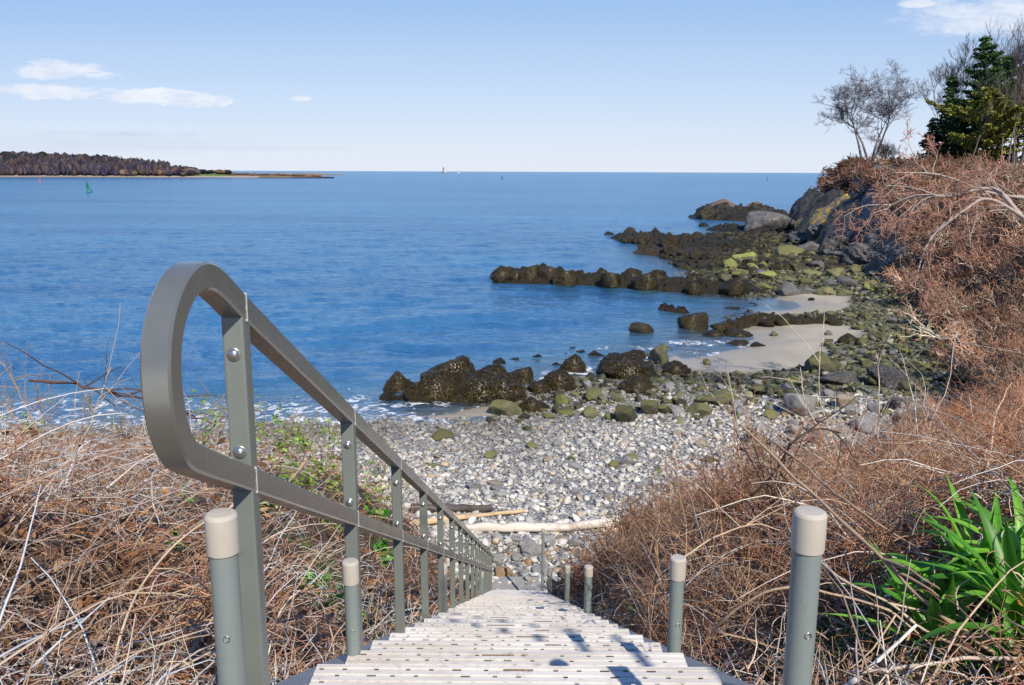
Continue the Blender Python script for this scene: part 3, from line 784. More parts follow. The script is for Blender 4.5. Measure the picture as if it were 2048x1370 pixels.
# low ledges: one continuous lump along a line
def ledge(name, label, pts, width, height, mt, seed=0, z0=-0.35, jag=0.5, nu=220, nv=64, tint=1.0, freq=0.9, prof=None, dp=0.95):
    pw = [np.array(P(px, py, 0.0)) for px, py in pts]
    seg = np.cumsum([0] + [np.linalg.norm(b2 - a) for a, b2 in zip(pw[:-1], pw[1:])]); L = seg[-1]
    u = np.linspace(0, 1, nu); cx = np.interp(u * L, seg, [p[0] for p in pw]); cy = np.interp(u * L, seg, [p[1] for p in pw])
    tx = np.gradient(cx); ty = np.gradient(cy); l = np.hypot(tx, ty); nx, ny = -ty / l, tx / l
    vv = np.linspace(-1, 1, nv)
    Uq, Vq = np.meshgrid(u, vv, indexing='ij')
    endw = np.clip(np.minimum(Uq, 1 - Uq) * L / (width * 0.9), 0, 1) ** 0.5
    hp = np.interp(u, *prof)[:, None] if prof else 1.0
    wd = width * (0.72 + 0.56 * vn(np.stack([Uq * L * 0.35, Uq * 0, Uq * 0 + seed], -1), seed)) * endw
    x = cx[:, None] + nx[:, None] * Vq * wd; y = cy[:, None] + ny[:, None] * Vq * wd
    big = fbm(np.stack([x * freq * .5, y * freq * .5, x * 0 + seed], -1), 3, seed, ridged=True)
    med = fbm(np.stack([x * freq * 2.0, y * freq * 2.0, x * 0 + seed], -1), 4, seed + 3, ridged=True)
    dome = (1 - Vq ** 2) ** dp * endw
    qx, qy = x + (med - .5) * .5, y + (big - .5) * .5
    f1, f2, hid = worley(qx, qy, freq * 0.85, seed); g1, g2, hid2 = worley(qx, qy, freq * 2.1, seed + 4)
    lump = (0.50 + 0.65 * hid) * np.clip(1.05 - f1 * f1 * 0.9, 0, 1.2) ** 0.5 * (0.55 + 0.45 * sstep(0.0, 0.3, f2 - f1))
    lump2 = (0.5 + hid2) * np.clip(1.0 - g1 * g1, 0, 1) * (0.6 + 0.4 * sstep(0.0, 0.3, g2 - g1))
    z = z0 + (height * hp - z0) * dome * ((1 - jag) + jag * 1.5 * (0.72 * lump + 0.36 * lump2)) * (0.88 + 0.24 * med)
    cell = fbm(np.stack([x * freq * 5, y * freq * 5, x * 0 + seed], -1), 3, seed + 9)
    z = z + (cell - 0.5) * 0.28 * min(height, 1.5)
    x = x + (fbm(np.stack([x * 1.3, y * 1.3, x * 0 + 4], -1), 2, seed + 5) - 0.5) * 0.5
    idx = np.arange(nu * nv).reshape(nu, nv)
    q = np.stack([idx[:-1, :-1], idx[1:, :-1], idx[1:, 1:], idx[:-1, 1:]], -1).reshape(-1, 4)[:, ::-1]
    c0 = np.array([x.mean(), y.mean(), 0.0])
    me = mesh_np(name, np.stack([x, y, z], -1).reshape(-1, 3) - c0, q, smooth=True)
    try: me.set_sharp_from_angle(angle=R(42))
    except Exception: pass
    o = link(name, me, mat=mt); o.location = c0
    t_ = tint if isinstance(tint, tuple) else (tint, tint, tint); o.color = (*t_, 1)
    tag(o, label, 'rock ledge'); return o
ledge('rock_ledge', 'long black seaweed covered ledge jutting left into the water, nearest of the three reefs', [(990, 560), (1060, 566), (1150, 570), (1250, 574), (1360, 580), (1450, 586), (1540, 586)], 1.6, 0.55, M_WEED, 3, prof=([0, .15, .4, .7, 1], [.6, .95, 1.15, 1.15, .8]), nu=420, nv=60, tint=(1.0, 1.0, 1.0))
ledge('rock_ledge', 'dark reef beyond the long ledge, with one small rock off its tip', [(1232, 474), (1300, 488), (1370, 494), (1440, 498), (1520, 500)], 2.8, 0.75, M_WEED, 8, prof=([0, .2, .5, 1], [.5, 1.0, 1.3, .8]), nu=320, nv=60, tint=(0.9, 0.9, 0.95))
ledge('rock_ledge', 'low brown weedy ledge between the two dark reefs', [(1270, 503), (1340, 512), (1420, 520), (1500, 530)], 1.9, 0.5, M_WEED, 12, nu=260, tint=(1.7, 1.5, 1.2))
ledge('rock_ledge', 'broad olive brown weedy shelf below the grey cliff', [(1380, 532), (1440, 530), (1520, 524), (1640, 516)], 3.6, 0.45, M_WEED, 16, nu=260, tint=(2.0, 1.9, 1.2), freq=1.4)
ledge('rock_ledge', 'dark rocks at the water below the far brown humps', [(1420, 458), (1480, 464), (1560, 474)], 3.0, 0.7, M_WEED, 19, nu=120, tint=0.9)
ledge('rock_islet', 'black sloping base of the far rocks off the headland', [(1396, 432), (1450, 437), (1500, 440), (1570, 436)], 7.0, 1.6, M_WEED, 23, nu=240, nv=60, freq=0.5, prof=([0, .3, .6, 1], [.35, .9, 1.3, 1.0]), tint=(1.1, 1.0, 1.0))
ledge('rock_ledge', 'low weedy ledge crossing the wet sand of the cove', [(1422, 664), (1500, 650), (1590, 648), (1700, 650)], 1.0, 0.34, M_WEED, 27, nu=180, freq=2.2, tint=(1.6, 1.5, 1.0))
ledge('rock_ledge', 'dark reddish weedy rock awash in the cove', [(1312, 618), (1345, 624), (1386, 628)], 0.55, 0.3, M_WEED, 31, nu=80, freq=2.0, tint=(1.0, 0.7, 0.7))
ledge('rock_outcrop', 'large brown seaweed mound at the water edge, widest rock of the beach', [(822, 782), (880, 786), (950, 786), (1048, 792)], 2.3, 1.15, M_WEED, 37, nu=320, nv=130, freq=1.1, jag=0.42, dp=1.15, prof=([0, .5, 1], [.6, .7, .5]), tint=(1.5, 1.45, 1.3))

def heap(pts, n, wr, label, group, seed, tints, spread=8, h=.75):
    r = random.Random(seed)
    for i in range(n):
        u = (i + r.random()) / n * (len(pts) - 1); k = min(int(u), len(pts) - 2); f = u - k
        px = pts[k][0] * (1 - f) + pts[k + 1][0] * f; py = pts[k][1] * (1 - f) + pts[k + 1][1] * f + r.uniform(-spread, spread * .3)
        w = r.uniform(*wr); rock(px, py, w, w * r.uniform(.45, h), r.choice(['weed', 'weed', 'block']), M_WEED, label, group, r.choice(tints), 'weedy_boulder', z=0.15)
T1 = [.8, 1.0, 1.3, (1.5, 1.3, 1.0)]
heap([(1002, 560), (1100, 568), (1250, 574), (1380, 582), (1500, 588)], 34, (26, 52), 'black weedy boulder in the long ledge nearest of the three reefs', 'boulders of the long black ledge', 1, T1, 12)
heap([(1245, 480), (1320, 490), (1420, 498), (1520, 504)], 18, (24, 44), 'dark weedy boulder in the reef beyond the long ledge', 'boulders of the second reef', 2, T1, 12)
heap([(1280, 504), (1380, 518), (1500, 530)], 10, (18, 34), 'brown weedy boulder in the low ledge between the two dark reefs', 'boulders of the low brown ledge', 3, [1.4, 1.8, (1.9, 1.6, 1.2)], 5)
heap([(1405, 436), (1450, 438), (1560, 440)], 12, (26, 44), 'dark boulder at the foot of the far brown humps', 'boulders of the far islet', 4, T1, 8)
heap([(1430, 662), (1500, 650), (1600, 650), (1690, 652)], 14, (18, 40), 'small weedy rock in the low ledge crossing the cove sand', 'rocks of the sand ledge', 5, [1.2, 1.6, (2., 1.9, 1.1)], 5, .45)
for a in [(868, 798, 110, 46, 1.5, 'left shoulder of rock on the big seaweed mound'), (905, 780, 104, 62, 1.8, 'yellow brown top hump of the big seaweed mound'), (955, 798, 130, 46, 1.2, 'dark middle rock of the big seaweed mound'),
          (1002, 798, 110, 44, 1.2, 'right shoulder rock of the big seaweed mound'), (985, 782, 96, 46, 1.4, 'back rock on the right of the big seaweed mound'), (1030, 802, 50, 26, 1.1, 'low tail rock at the right end of the big seaweed mound')]:
    rock(a[0], a[1], a[2], a[3], 'weed', M_WEED, a[5], None, (a[4], a[4] * .95, a[4] * .8), 'weedy_boulder', z=0.05)
rock(1452, 428, 64, 30, 'round', M_BROWN, 'brown domed hump on the far islet, left of the pair', z=0.2, deep=1.0).scale *= 1.0
rock(1512, 430, 62, 28, 'round', M_BROWN, 'brown domed hump on the far islet, right of the pair', z=0.2, tint=(1.15, .95, .85))
rock(1540, 466, 110, 46, 'round', M_SLATE, 'pale grey bulging rock at the foot of the headland, next to the water', z=0.2, tint=1.35, sink=.1)
rock(1625, 506, 60, 24, 'block', M_SLATE, 'grey white topped rock in front of the cliff', z=0.3, tint=1.5)
rock(1690, 522, 70, 26, 'block', M_SLATE, 'broad grey rock below the yellow lichen', z=0.3, tint=1.3)
rock(1580, 515, 70, 24, 'round', M_OLIVE, 'olive grey rounded rock at the edge of the weedy shelf', z=0.3, tint=1.1)
# named boulders by the water
W_, O_ = M_WEED, M_OLIVE
for a in [
    (793, 788, 58, 40, 'weed', W_, 'round seaweed boulder just left of the big mound', 1.2),
    (776, 806, 32, 20, 'weed', W_, 'small black rock in the foam below the round seaweed boulder', .8),
    (815, 805, 40, 16, 'weed', W_, 'flat dark rock tucked under the left end of the mound', .9),
    (997, 732, 34, 14, 'weed', W_, 'dark rock in the foam above the big mound', .9),
    (1046, 768, 46, 34, 'weed', W_, 'weedy boulder against the right end of the mound', 1.0),
    (1116, 778, 78, 34, 'weed', W_, 'wide weedy boulder right of the mound on the stones', 1.2),
    (1078, 786, 50, 22, 'weed', W_, 'low weedy rock between two bigger weedy boulders', 1.2),
    (1147, 748, 58, 34, 'weed', W_, 'squat seaweed boulder standing in the foam', 1.1),
    (1076, 720, 26, 10, 'weed', W_, 'little black rock alone in the surf', .7),
    (1030, 724, 22, 8, 'weed', W_, 'tiny dark stone in the surf left of the surf rocks', .7),
    (1112, 736, 24, 10, 'weed', W_, 'small wet stone in front of the squat boulder', .7),
    (1143, 702, 22, 8, 'weed', W_, 'black stone farthest out in the surf', .7),
    (1160, 710, 26, 9, 'weed', W_, 'thin dark stone in the surf', .7),
    (1190, 717, 28, 14, 'weed', W_, 'dark stone in the surf with a rounded top', .8),
    (1132, 714, 20, 7, 'weed', W_, 'flat black stone in the surf below the farthest one', .7),
    (1253, 757, 124, 42, 'weed', W_, 'wide seaweed covered boulder beside the tall block', 1.3),
    (1350, 748, 58, 22, 'weed', W_, 'dark flat rock at the edge of the dry sand', 1.0),
    (1272, 722, 40, 18, 'weed', W_, 'wet dark rock behind the wide seaweed boulder', 1.0),
    (1282, 670, 54, 26, 'block', W_, 'dark wedge shaped rock standing in shallow water', 1.8),
    (1385, 664, 58, 44, 'block', W_, 'big dark angular boulder mirrored in the wet sand', 1.7),
    (1322, 728, 42, 46, 'block', O_, 'tall blocky boulder with a pale left face at the sand edge', 0.9),
    (1312, 662, 18, 5, 'weed', W_, 'tiny flat rock beside the wedge in the water', .8),
    (1430, 677, 40, 14, 'weed', W_, 'dark weedy rock at the left end of the sand ledge', 1.2),
    (1476, 674, 56, 12, 'weed', W_, 'flat weedy rock on the wet sand below the ledge', 1.3),
    (1478, 692, 40, 9, 'weed', W_, 'thin green brown rock at the sand pool', 1.6),
    (1515, 693, 26, 8, 'weed', W_, 'small dark rock at the right of the sand pool', 1.2),
    (1548, 672, 18, 10, 'round', O_, 'little round stone alone on the pale sand', .9),
    (1415, 729, 18, 12, 'round', O_, 'grey green stone on the dry sand near the stones', 1.),
    (1507, 612, 30, 5, 'weed', W_, 'flat dark stone on the upper sand', 1.),
    (1624, 601, 12, 5, 'weed', W_, 'tiny dark stone on the upper sand', 1.),
    (1510, 614, 12, 5, 'weed', W_, 'dark speck of rock in the upper pool', 1.),
    (1470, 622, 32, 8, 'weed', W_, 'pair sized dark rock in the shallow pool', 1.),
    (1700, 688, 46, 18, 'weed', W_, 'dark brown rock at the right edge of the sand', 1.5),
    (1640, 745, 64, 44, 'round', O_, 'big mossy brown boulder at the lower right edge of the sand', .8),
    (1217, 471, 17, 8, 'weed', W_, 'small black rock off the tip of the dark reef', .8),
    (1408, 455, 22, 9, 'weed', W_, 'black rock alone in the water below the islet', .8),
    (1488, 529, 50, 26, 'block', M_LIME, 'dark boulder with a bright yellow green sunlit face', 1.1),
    (1536, 560, 54, 20, 'block', M_LIME, 'yellow green diamond shaped rock in the boulder field', 1.0),
    (1478, 548, 34, 12, 'slab', M_LIME, 'small yellow green slab left of the diamond shaped rock', 1.0),
    (1008, 832, 62, 34, 'block', O_, 'olive boulder split by a pale streak on the upper beach', 1.1),
    (1063, 824, 54, 26, 'weed', W_, 'dark weedy boulder beside the olive boulder', 1.2),
    (1250, 845, 54, 36, 'block', O_, 'dark mossy block on the stones, left of a pair', .55),
    (1300, 828, 50, 30, 'block', O_, 'mossy angular block, right of a pair', .8),
    (1442, 808, 76, 26, 'slab', O_, 'long mossy log shaped slab on the stones', .9),
    (1402, 830, 54, 20, 'slab', O_, 'flat mossy slab below the log shaped slab', 1.),
    (1190, 800, 44, 24, 'round', O_, 'rounded olive stone below the wide weedy boulder', .9),
    (1275, 785, 60, 26, 'weed', W_, 'brown weedy boulder on the green stones', 1.9),
    (1540, 790, 66, 22, 'slab', O_, 'long green slab below the sand', .9),
    (1585, 772, 40, 18, 'round', M_LIME, 'bright green rounded stone at the sand edge', .7),
    (1602, 832, 84, 54, 'block', M_GREY, 'big pale grey boulder, largest on the grey stones', .95),
    (1690, 815, 50, 28, 'block', M_GREY, 'tan faced boulder right of the big pale boulder', (1.2, 1.0, .75)),
    (1740, 720, 24, 22, 'block', M_LIME, 'small yellow green pointed rock among dark green stones', .9),
    (1690, 770, 80, 24, 'slab', M_SLATE, 'dark grey sloping slab below the dark green stones', .9),
    (1790, 770, 110, 36, 'slab', M_SLATE, 'wide dark grey slab under the overhanging twigs', .8),
    (1850, 850, 90, 30, 'slab', M_GREY, 'brown edged grey slab near the brambles', (.9, .85, .8)),
    (1740, 860, 70, 24, 'round', M_GREY, 'smooth pale slab stone right of the thin white stalk', 1.1),
    (1850, 890, 100, 30, 'slab', M_GREY, 'pale grey layered slab lying in the brambles', (1.05, 1., .9)),
    (1800, 820, 60, 26, 'block', M_SLATE, 'dark blue grey block under the thicket', 1.1),
    (1062, 1112, 60, 34, 'slab', M_GREY, 'large pale slab between the white log and the stair foot', 1.15),
    (1255, 930, 40, 18, 'block', M_GREY, 'square grey stone half way up the beach', .9),
    (880, 880, 50, 18, 'round', O_, 'mossy rounded stone among grey pebbles', .8),
    ]:
    rock(*a[:6], label=a[6], tint=a[7])

# ---- stones one can count, in groups that share a look
def scatter_rocks(n, region, wr, kind, mts, label, group, name, seed, aspect=(0.4, 0.7)):
    r = random.Random(seed); done = []; tries = 0
    while len(done) < n and tries < n * 60:
        tries += 1
        px = r.uniform(*region[0]); py = r.uniform(*region[1])
        if len(region) > 2 and not region[2](px, py): continue
        w = r.uniform(*wr) * (0.7 + 0.6 * (py - region[1][0]) / max(1, region[1][1] - region[1][0]))
        if any(abs(px - q[0]) < 0.42 * (w + q[2]) and abs(py - q[1]) < 0.2 * (w + q[2]) for q in done): continue
        done.append((px, py, w))
        mt, tn = r.choice(mts)
        k = r.choice(kind)
        rock(px, py, w, w * r.uniform(*aspect) * (0.6 if k == 'slab' else 1), k, mt, label, group, tn, name)
G = M_GREY
scatter_rocks(52, ((1420, 1770), (512, 592), lambda x, y: x > 1420 + (592 - y) * 0.6 and y > 505), (24, 40), ['block', 'slab', 'round'],
    [(O_, 1.0), (O_, .7), (W_, 2.0), (O_, 1.3), (M_LIME, .6), (M_LIME, .85), (G, .5)], 'olive or grey angular boulder in the heap at the root of the long black ledge', 'boulders behind the cove sand', 'boulder', 1)
scatter_rocks(62, ((1640, 1960), (625, 790), lambda x, y: x > 1640 + abs(y - 700) * 0.3), (15, 32), ['block', 'round', 'slab'],
    [(O_, .55), (O_, .75), (O_, .9), (M_LIME, .35), (M_LIME, .6), (G, .55)], 'dark green mossy stone right of the cove sand under the overhanging twigs', 'mossy stones right of the sand', 'mossy_stone', 2)
scatter_rocks(60, ((1030, 1660), (755, 842), lambda x, y: y > 755 + (x - 1030) * 0.02 and not (1340 < x < 1640 and y < 752)), (15, 34), ['block', 'round', 'slab'],
    [(O_, 1.0), (O_, 1.2), (O_, .7), (G, .9), (M_LIME, .5), (G, 1.0)], 'olive tinted stone in the green band between the sand and the grey stones', 'green tinted stones below the sand', 'mossy_stone', 3)
scatter_rocks(46, ((985, 1220), (1055, 1160)), (16, 34), ['block', 'round', 'slab'],
    [(G, 1.15), (G, 1.3), (G, .9), (G, (1.3, 1.0, .7)), (G, (1.25, .85, .5)), (G, 1.0)], 'pale or tan sunlit stone between the white log and the foot of the stairs', 'large stones at the stair foot', 'beach_stone', 4)
scatter_rocks(40, ((1500, 1960), (820, 905)), (22, 46), ['block', 'round', 'slab'],
    [(G, 1.05), (G, 1.2), (G, .8), (G, (1.15, .95, .75))], 'pale grey stone on the upper beach above the right hand brambles', 'grey stones above the brambles', 'beach_stone', 5)
scatter_rocks(36, ((800, 1500), (850, 1000)), (16, 30), ['block', 'round', 'slab'],
    [(G, .95), (G, 1.2), (O_, 1.2), (G, (1.2, 1.0, .75)), (G, .75)], 'larger grey stone standing out of the pebbles beside the stairs', 'larger stones among the pebbles', 'beach_stone', 6, (.35, .55))

# ---- cliff slabs on the headland
def cliff_rock(px, py, zz, sx_, sy_, sz_, rz, ry, mt, label, seed, tint=1.0, name='cliff_rock'):
    v, f = rock_shape(seed, sub=5, planes=15, rough=0.30, flat=1.0, elong=1.0, cut=0.5, fine=0.09)
    me = mesh_np(name, v, tris=f, smooth=True); me.set_sharp_from_angle(angle=R(36))
    x, y = P(px, py, zz)
    o = link(name, me, mat=mt); o.location = (x, y, zz + 0.3); o.scale = (sx_, sy_, sz_); o.rotation_euler = (0, ry, rz)
    o.color = (tint, tint, tint, 1); tag(o, label, 'rock'); return o
CR_ = [(1597, 452, 1.0, 1.5, 3.5, 4.6, .3, .42, M_SLATE, 'outermost leaning slate slab at the headland corner', .85), (1614, 458, 1.4, 1.3, 3.6, 5.6, .35, .45, M_SLATE, 'second slanted slate slab from the headland corner', .65),
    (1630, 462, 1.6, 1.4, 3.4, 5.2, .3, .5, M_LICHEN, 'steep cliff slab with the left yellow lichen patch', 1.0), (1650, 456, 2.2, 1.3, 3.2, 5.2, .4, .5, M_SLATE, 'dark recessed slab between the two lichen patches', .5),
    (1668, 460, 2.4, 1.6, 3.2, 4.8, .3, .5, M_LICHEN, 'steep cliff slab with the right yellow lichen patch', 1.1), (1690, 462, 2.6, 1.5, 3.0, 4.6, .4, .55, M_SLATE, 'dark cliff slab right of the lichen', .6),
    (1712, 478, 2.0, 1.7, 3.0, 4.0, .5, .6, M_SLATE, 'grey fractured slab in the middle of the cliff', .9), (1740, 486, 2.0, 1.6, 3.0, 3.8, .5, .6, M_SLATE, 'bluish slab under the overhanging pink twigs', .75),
    (1768, 498, 2.0, 1.8, 2.8, 3.4, .5, .6, M_SLATE, 'grey slab nearer the stones under the pink twigs', 1.0), (1610, 486, .5, 2.6, 2.4, 1.3, .3, .35, M_SLATE, 'low grey ledge stone at the foot of the headland corner', .8),
    (1650, 492, .6, 2.4, 2.4, 1.5, .2, .4, M_SLATE, 'low pale stone at the foot of the lichen slabs', 1.2), (1800, 530, 1.4, 2.4, 2.6, 2.0, .4, .5, M_SLATE, 'white streaked rock face under the thicket', 1.6),
    (1700, 506, .8, 2.2, 2.2, 1.5, .5, .5, M_SLATE, 'broken grey stone below the fractured slab', 1.0), (1745, 528, .8, 2.0, 2.0, 1.4, .5, .5, M_SLATE, 'pale broken stone beside the boulder heap', 1.3)]
for i_, a in enumerate(CR_): cliff_rock(*a[:10], 301 + i_, a[10])

# ---- pebbles: one mass nobody could count
def scatter_pebbles(name, label, n, xr, yr, test, size, palette, seed, flat=(0.35, 0.8), sink=0.15, sub=2):
    r = np.random.default_rng(seed)
    protos = [rock_shape(900 + i, sub=sub, planes=10, rough=0.10, flat=1.0, elong=1.0, cut=0.66) for i in range(10)]
    x = r.uniform(*xr, n); y = r.uniform(*yr, n); z = ground_z(x, y)
    px, py, dd = project(np.stack([x, y, z], -1))
    k = test(x, y, z, px, py, r) & (px > -60) & (px < 2110) & (dd > 1)
    x, y, z, dd = x[k], y[k], z[k], dd[k]; n = len(x)
    s = size[0] * (size[1] / size[0]) ** (r.random(n) ** 2.0)
    s = s * r.uniform(.8, 1.2, n)
    pid = r.integers(0, len(protos), n)
    rot = r.uniform(0, 2 * np.pi, n); tl = r.normal(0, .28, (n, 2))
    sc = np.stack([s * r.uniform(.8, 1.5, n), s * r.uniform(.6, 1.1, n), s * r.uniform(*flat, n)], -1)
    pal = np.array(palette); 
    c = pal[r.integers(0, len(pal), n)] * r.uniform(.75, 1.2, n)[:, None]
    c = c * (0.5 + 0.5 * sstep(.05, .34, z + r.normal(0, .04, n)))[:, None]      # stones the tide keeps wet
    V_, T_, C_ = [], [], []; off = 0
    for q, (pv, pf) in enumerate(protos):
        m_ = pid == q
        if not m_.any(): continue
        p = pv[None] * sc[m_][:, None, :]
        p[..., 2] += p[..., 0] * tl[m_, 0][:, None] + p[..., 1] * tl[m_, 1][:, None]
        ca, sa = np.cos(rot[m_])[:, None], np.sin(rot[m_])[:, None]
        X = p[..., 0] * ca - p[..., 1] * sa + x[m_][:, None]; Y = p[..., 0] * sa + p[..., 1] * ca + y[m_][:, None]
        Z = p[..., 2] + (z[m_] + sc[m_, 2] * (1 - 2 * sink) * 0.6)[:, None]
        k_ = m_.sum()
        V_.append(np.stack([X, Y, Z], -1).reshape(-1, 3)); T_.append((pf[None] + (np.arange(k_) * len(pv))[:, None, None]).reshape(-1, 3) + off)
        C_.append(np.repeat(c[m_], len(pv), 0)); off += k_ * len(pv)
    me = mesh_np(name, np.concatenate(V_), tris=np.concatenate(T_), cols=np.concatenate(C_), smooth=False)
    o = link(name, me, mat=M_STONE); tag(o, label, 'pebbles', kind='stuff'); return o
GREYS = [(.40, .39, .37), (.50, .48, .45), (.60, .58, .53), (.31, .30, .29), (.66, .63, .58), (.50, .46, .40), (.56, .55, .54), (.25, .25, .25), (.54, .42, .30), (.52, .51, .49), (.58, .56, .52), (.62, .58, .50)]
GREENS = [(.10, .10, .055), (.16, .155, .08), (.22, .21, .12), (.09, .085, .05), (.30, .29, .22), (.13, .14, .05), (.06, .055, .04)]
def dB_(x, y): return poly_sd(B_LINE, x, y)
def t_grey(x, y, z, px, py, r):
    s_ = sand_w(x, y); gr = sstep(830, 770, py + r.normal(0, 16, len(x))) + (px > 1640) * (py < 790)
    return (z > -0.08) & (dB_(x, y) < 0.9 + .8 * (np.abs(x) < 1.6)) & (s_ < 0.25 + .1 * r.random(len(x))) & (r.random(len(x)) > gr)
def t_green(x, y, z, px, py, r):
    s_ = sand_w(x, y); gr = sstep(846, 780, py + r.normal(0, 16, len(x))) + (px > 1640) * (py < 790)
    return (z > -0.15) & (dB_(x, y) < 2.0) & (s_ < 0.25 + .1 * r.random(len(x))) & (r.random(len(x)) < gr) & (py > 500)
scatter_pebbles('pebbles', 'pale grey and white pebbles and cobbles covering the beach below the stairs', 84000, (-22, 24), (15.2, 40), t_grey, (0.024, 0.105), GREYS, 11)
scatter_pebbles('mossy_pebbles', 'olive and brown algae stained stones between the pebbles and the sand', 46000, (-6, 40), (26, 80), t_green, (0.04, 0.20), GREENS, 12)

DARKS = [(.035, .03, .018), (.06, .05, .025), (.09, .08, .035), (.05, .045, .03), (.12, .105, .05), (.025, .02, .014)]
scatter_pebbles('weedy_stones', 'dark weedy stones carpeting the flats below the headland', 22000, (4, 46), (58, 122), lambda x, y, z, px, py, r: (z > -.35) & (py < 540) & (dB_(x, y) < 1.0) & (poly_sd(S_LINE, x, y) > -1.2), (.10, .42), DARKS, 13, sub=2)
# ---- driftwood
def log(name, label, p0, p1, r0, r1, col, seed, knots=3):
    a = np.array([*P(*p0), 0.0]); b2 = np.array([*P(*p1), 0.0])
    a = np.array([*P(p0[0], p0[1], .8), 0.0]); b2 = np.array([*P(p1[0], p1[1], .8), 0.0])
    n, k = 60, 14; vs, fs = [], []
    d = (b2 - a); L = np.linalg.norm(d); d /= L; s_ = np.array([-d[1], d[0], 0]); upv = np.array([0, 0, 1.0])
    for i in range(n):
        u = i / (n - 1); rr_ = r0 + (r1 - r0) * u; rr_ *= 1 + .16 * (vn(np.array([[u * 14, seed, 0]]))[0] - .5)
        if i in (0, n - 1): rr_ *= .45
        c = a + d * L * u; c = c + s_ * .035 * math.sin(u * 5 + seed)
        c[2] = gz(c[0], c[1]) + rr_ * 0.9 + 0.05
        for j in range(k):
            an = 2 * math.pi * j / k; q = 1 + .10 * math.sin(an * 3 + u * 9)
            vs.append(tuple(c + s_ * rr_ * q * math.cos(an) + upv * rr_ * q * math.sin(an)))
    for i in range(n - 1):
        for j in range(k): fs.append((i * k + j, i * k + (j + 1) % k, (i + 1) * k + (j + 1) % k, (i + 1) * k + j))
    mb = MB(); mb.add(vs, fs + [tuple(range(k))[::-1], tuple((n - 1) * k + j for j in range(k))])
    o = mb.build(name, col, smooth=True); tag(o, label, 'driftwood'); return o
def m_wood(name, c0, c1, c2):
    m, t, b = mat(name); g = geopos(t)
    mp = t.nodes.new('ShaderNodeMapping'); mp.inputs['Scale'].default_value = (1.2, 22, 22); t.links.new(g, mp.inputs[0])
    n = NOISE(t, mp.outputs[0], 1.6, 5, 0.6).outputs[0]; n2_ = NOISE(t, g, 3.5, 5, 0.6).outputs[0]
    c = MIX(t, n, c0, c1); c = MIX(t, RAMP(t, n2_, [(.52, 0.0), (.66, 1.0)]), c, c2)
    t.links.new(c, b.inputs['Base Color']); b.inputs['Roughness'].default_value = .8; bump(t, b, n, .5, .02); return m
M_PALEWOOD = m_wood('bleached wood', (.60, .53, .46), (.76, .71, .65), (.50, .38, .30))
M_TANWOOD = m_wood('tan wood', (.58, .40, .22), (.66, .50, .32), (.30, .19, .10))
M_DARKWOOD = m_wood('dark wood', (.06, .05, .045), (.13, .11, .10), (.04, .03, .03))
log('driftwood_log', 'thick bleached white driftwood log lying across the foot of the beach', (925, 1062), (1240, 1050), 0.10, 0.095, M_PALEWOOD, 3)
log('driftwood_pole', 'thin tan driftwood pole angled up behind the white log', (800, 1050), (1050, 1011), 0.085, 0.035, M_TANWOOD, 5)
log('driftwood_plank', 'dark half buried timber behind the tan driftwood pole', (820, 1020), (985, 1006), 0.10, 0.08, M_DARKWOOD, 7)
# ---------------------------------------------------------------- plants
TS = np.concatenate([np.linspace(1.0, 30, 500), np.linspace(30.2, 400, 700)])
def hit(px, py):
    """where the eye's ray meets the ground"""
    d = raydir(px, py); d = d / math.hypot(d[0], d[1])
    x, y, z = d[0] * TS, d[1] * TS, CZ + d[2] * TS
    below = z < ground_z(x, y)
    i = int(np.argmax(below)) if below.any() else len(TS) - 1
    return np.array([x[i], y[i], z[i]])
def Pd(px, py, dist):
    d = raydir(px, py); k = dist / d[1]
    return np.array([d[0] * k, d[1] * k, CZ + d[2] * k])
def tubes(paths, radii, cols, sides=3):
    """paths (N,K,3), radii (N,K), cols (N,3) or (N,K,3) -> verts, quads, colours"""
    Nn, K = paths.shape[:2]
    t_ = np.gradient(paths, axis=1); t_ /= np.linalg.norm(t_, axis=2, keepdims=True) + 1e-9
    ref = np.where(np.abs(t_[..., 2:3]) > 0.9, np.array([1.0, 0, 0]), np.array([0, 0, 1.0]))
    u = np.cross(t_, ref); u /= np.linalg.norm(u, axis=2, keepdims=True) + 1e-9
    w = np.cross(t_, u)
    an = 2 * np.pi * np.arange(sides) / sides
    v = paths[:, :, None, :] + radii[:, :, None, None] * (np.cos(an)[None, None, :, None] * u[:, :, None, :] + np.sin(an)[None, None, :, None] * w[:, :, None, :])
    idx = np.arange(Nn * K * sides).reshape(Nn, K, sides)
    a, b2 = idx[:, :-1, :], idx[:, 1:, :]
    q = np.stack([a, np.roll(a, -1, 2), np.roll(b2, -1, 2), b2], -1).reshape(-1, 4)
    if cols.ndim == 2: cols = np.repeat(cols[:, None, :], K, 1)
    c = np.repeat(cols[:, :, None, :], sides, 2).reshape(-1, 3)
    return v.reshape(-1, 3), q, c
def obj_tubes(name, packs, mat_, parent=None, origin=(0, 0, 0), extra=None, attrs=None):
    V_, Q_, C_, off = [], [], [], 0
    for v, q, c in packs:
        V_.append(v - np.array(origin)); Q_.append(q + off); C_.append(c); off += len(v)
    me = mesh_np(name, np.concatenate(V_), np.concatenate(Q_), cols=np.concatenate(C_), smooth=False)
    return link(name, me, parent, mat_)
def grow(p0, d0, L, K, droop, wob, r):
    n = len(p0); pts = [p0]; d = d0 / np.linalg.norm(d0, axis=1, keepdims=True)
    st = (L / (K - 1))[:, None]
    for k in range(K - 1):
        pts.append(pts[-1] + d * st)
        d = d + r.normal(0, 1, (n, 3)) * wob + np.array([0, 0, -1.0]) * np.asarray(droop).reshape(-1, 1)
        d /= np.linalg.norm(d, axis=1, keepdims=True)
    return np.stack(pts, 1)
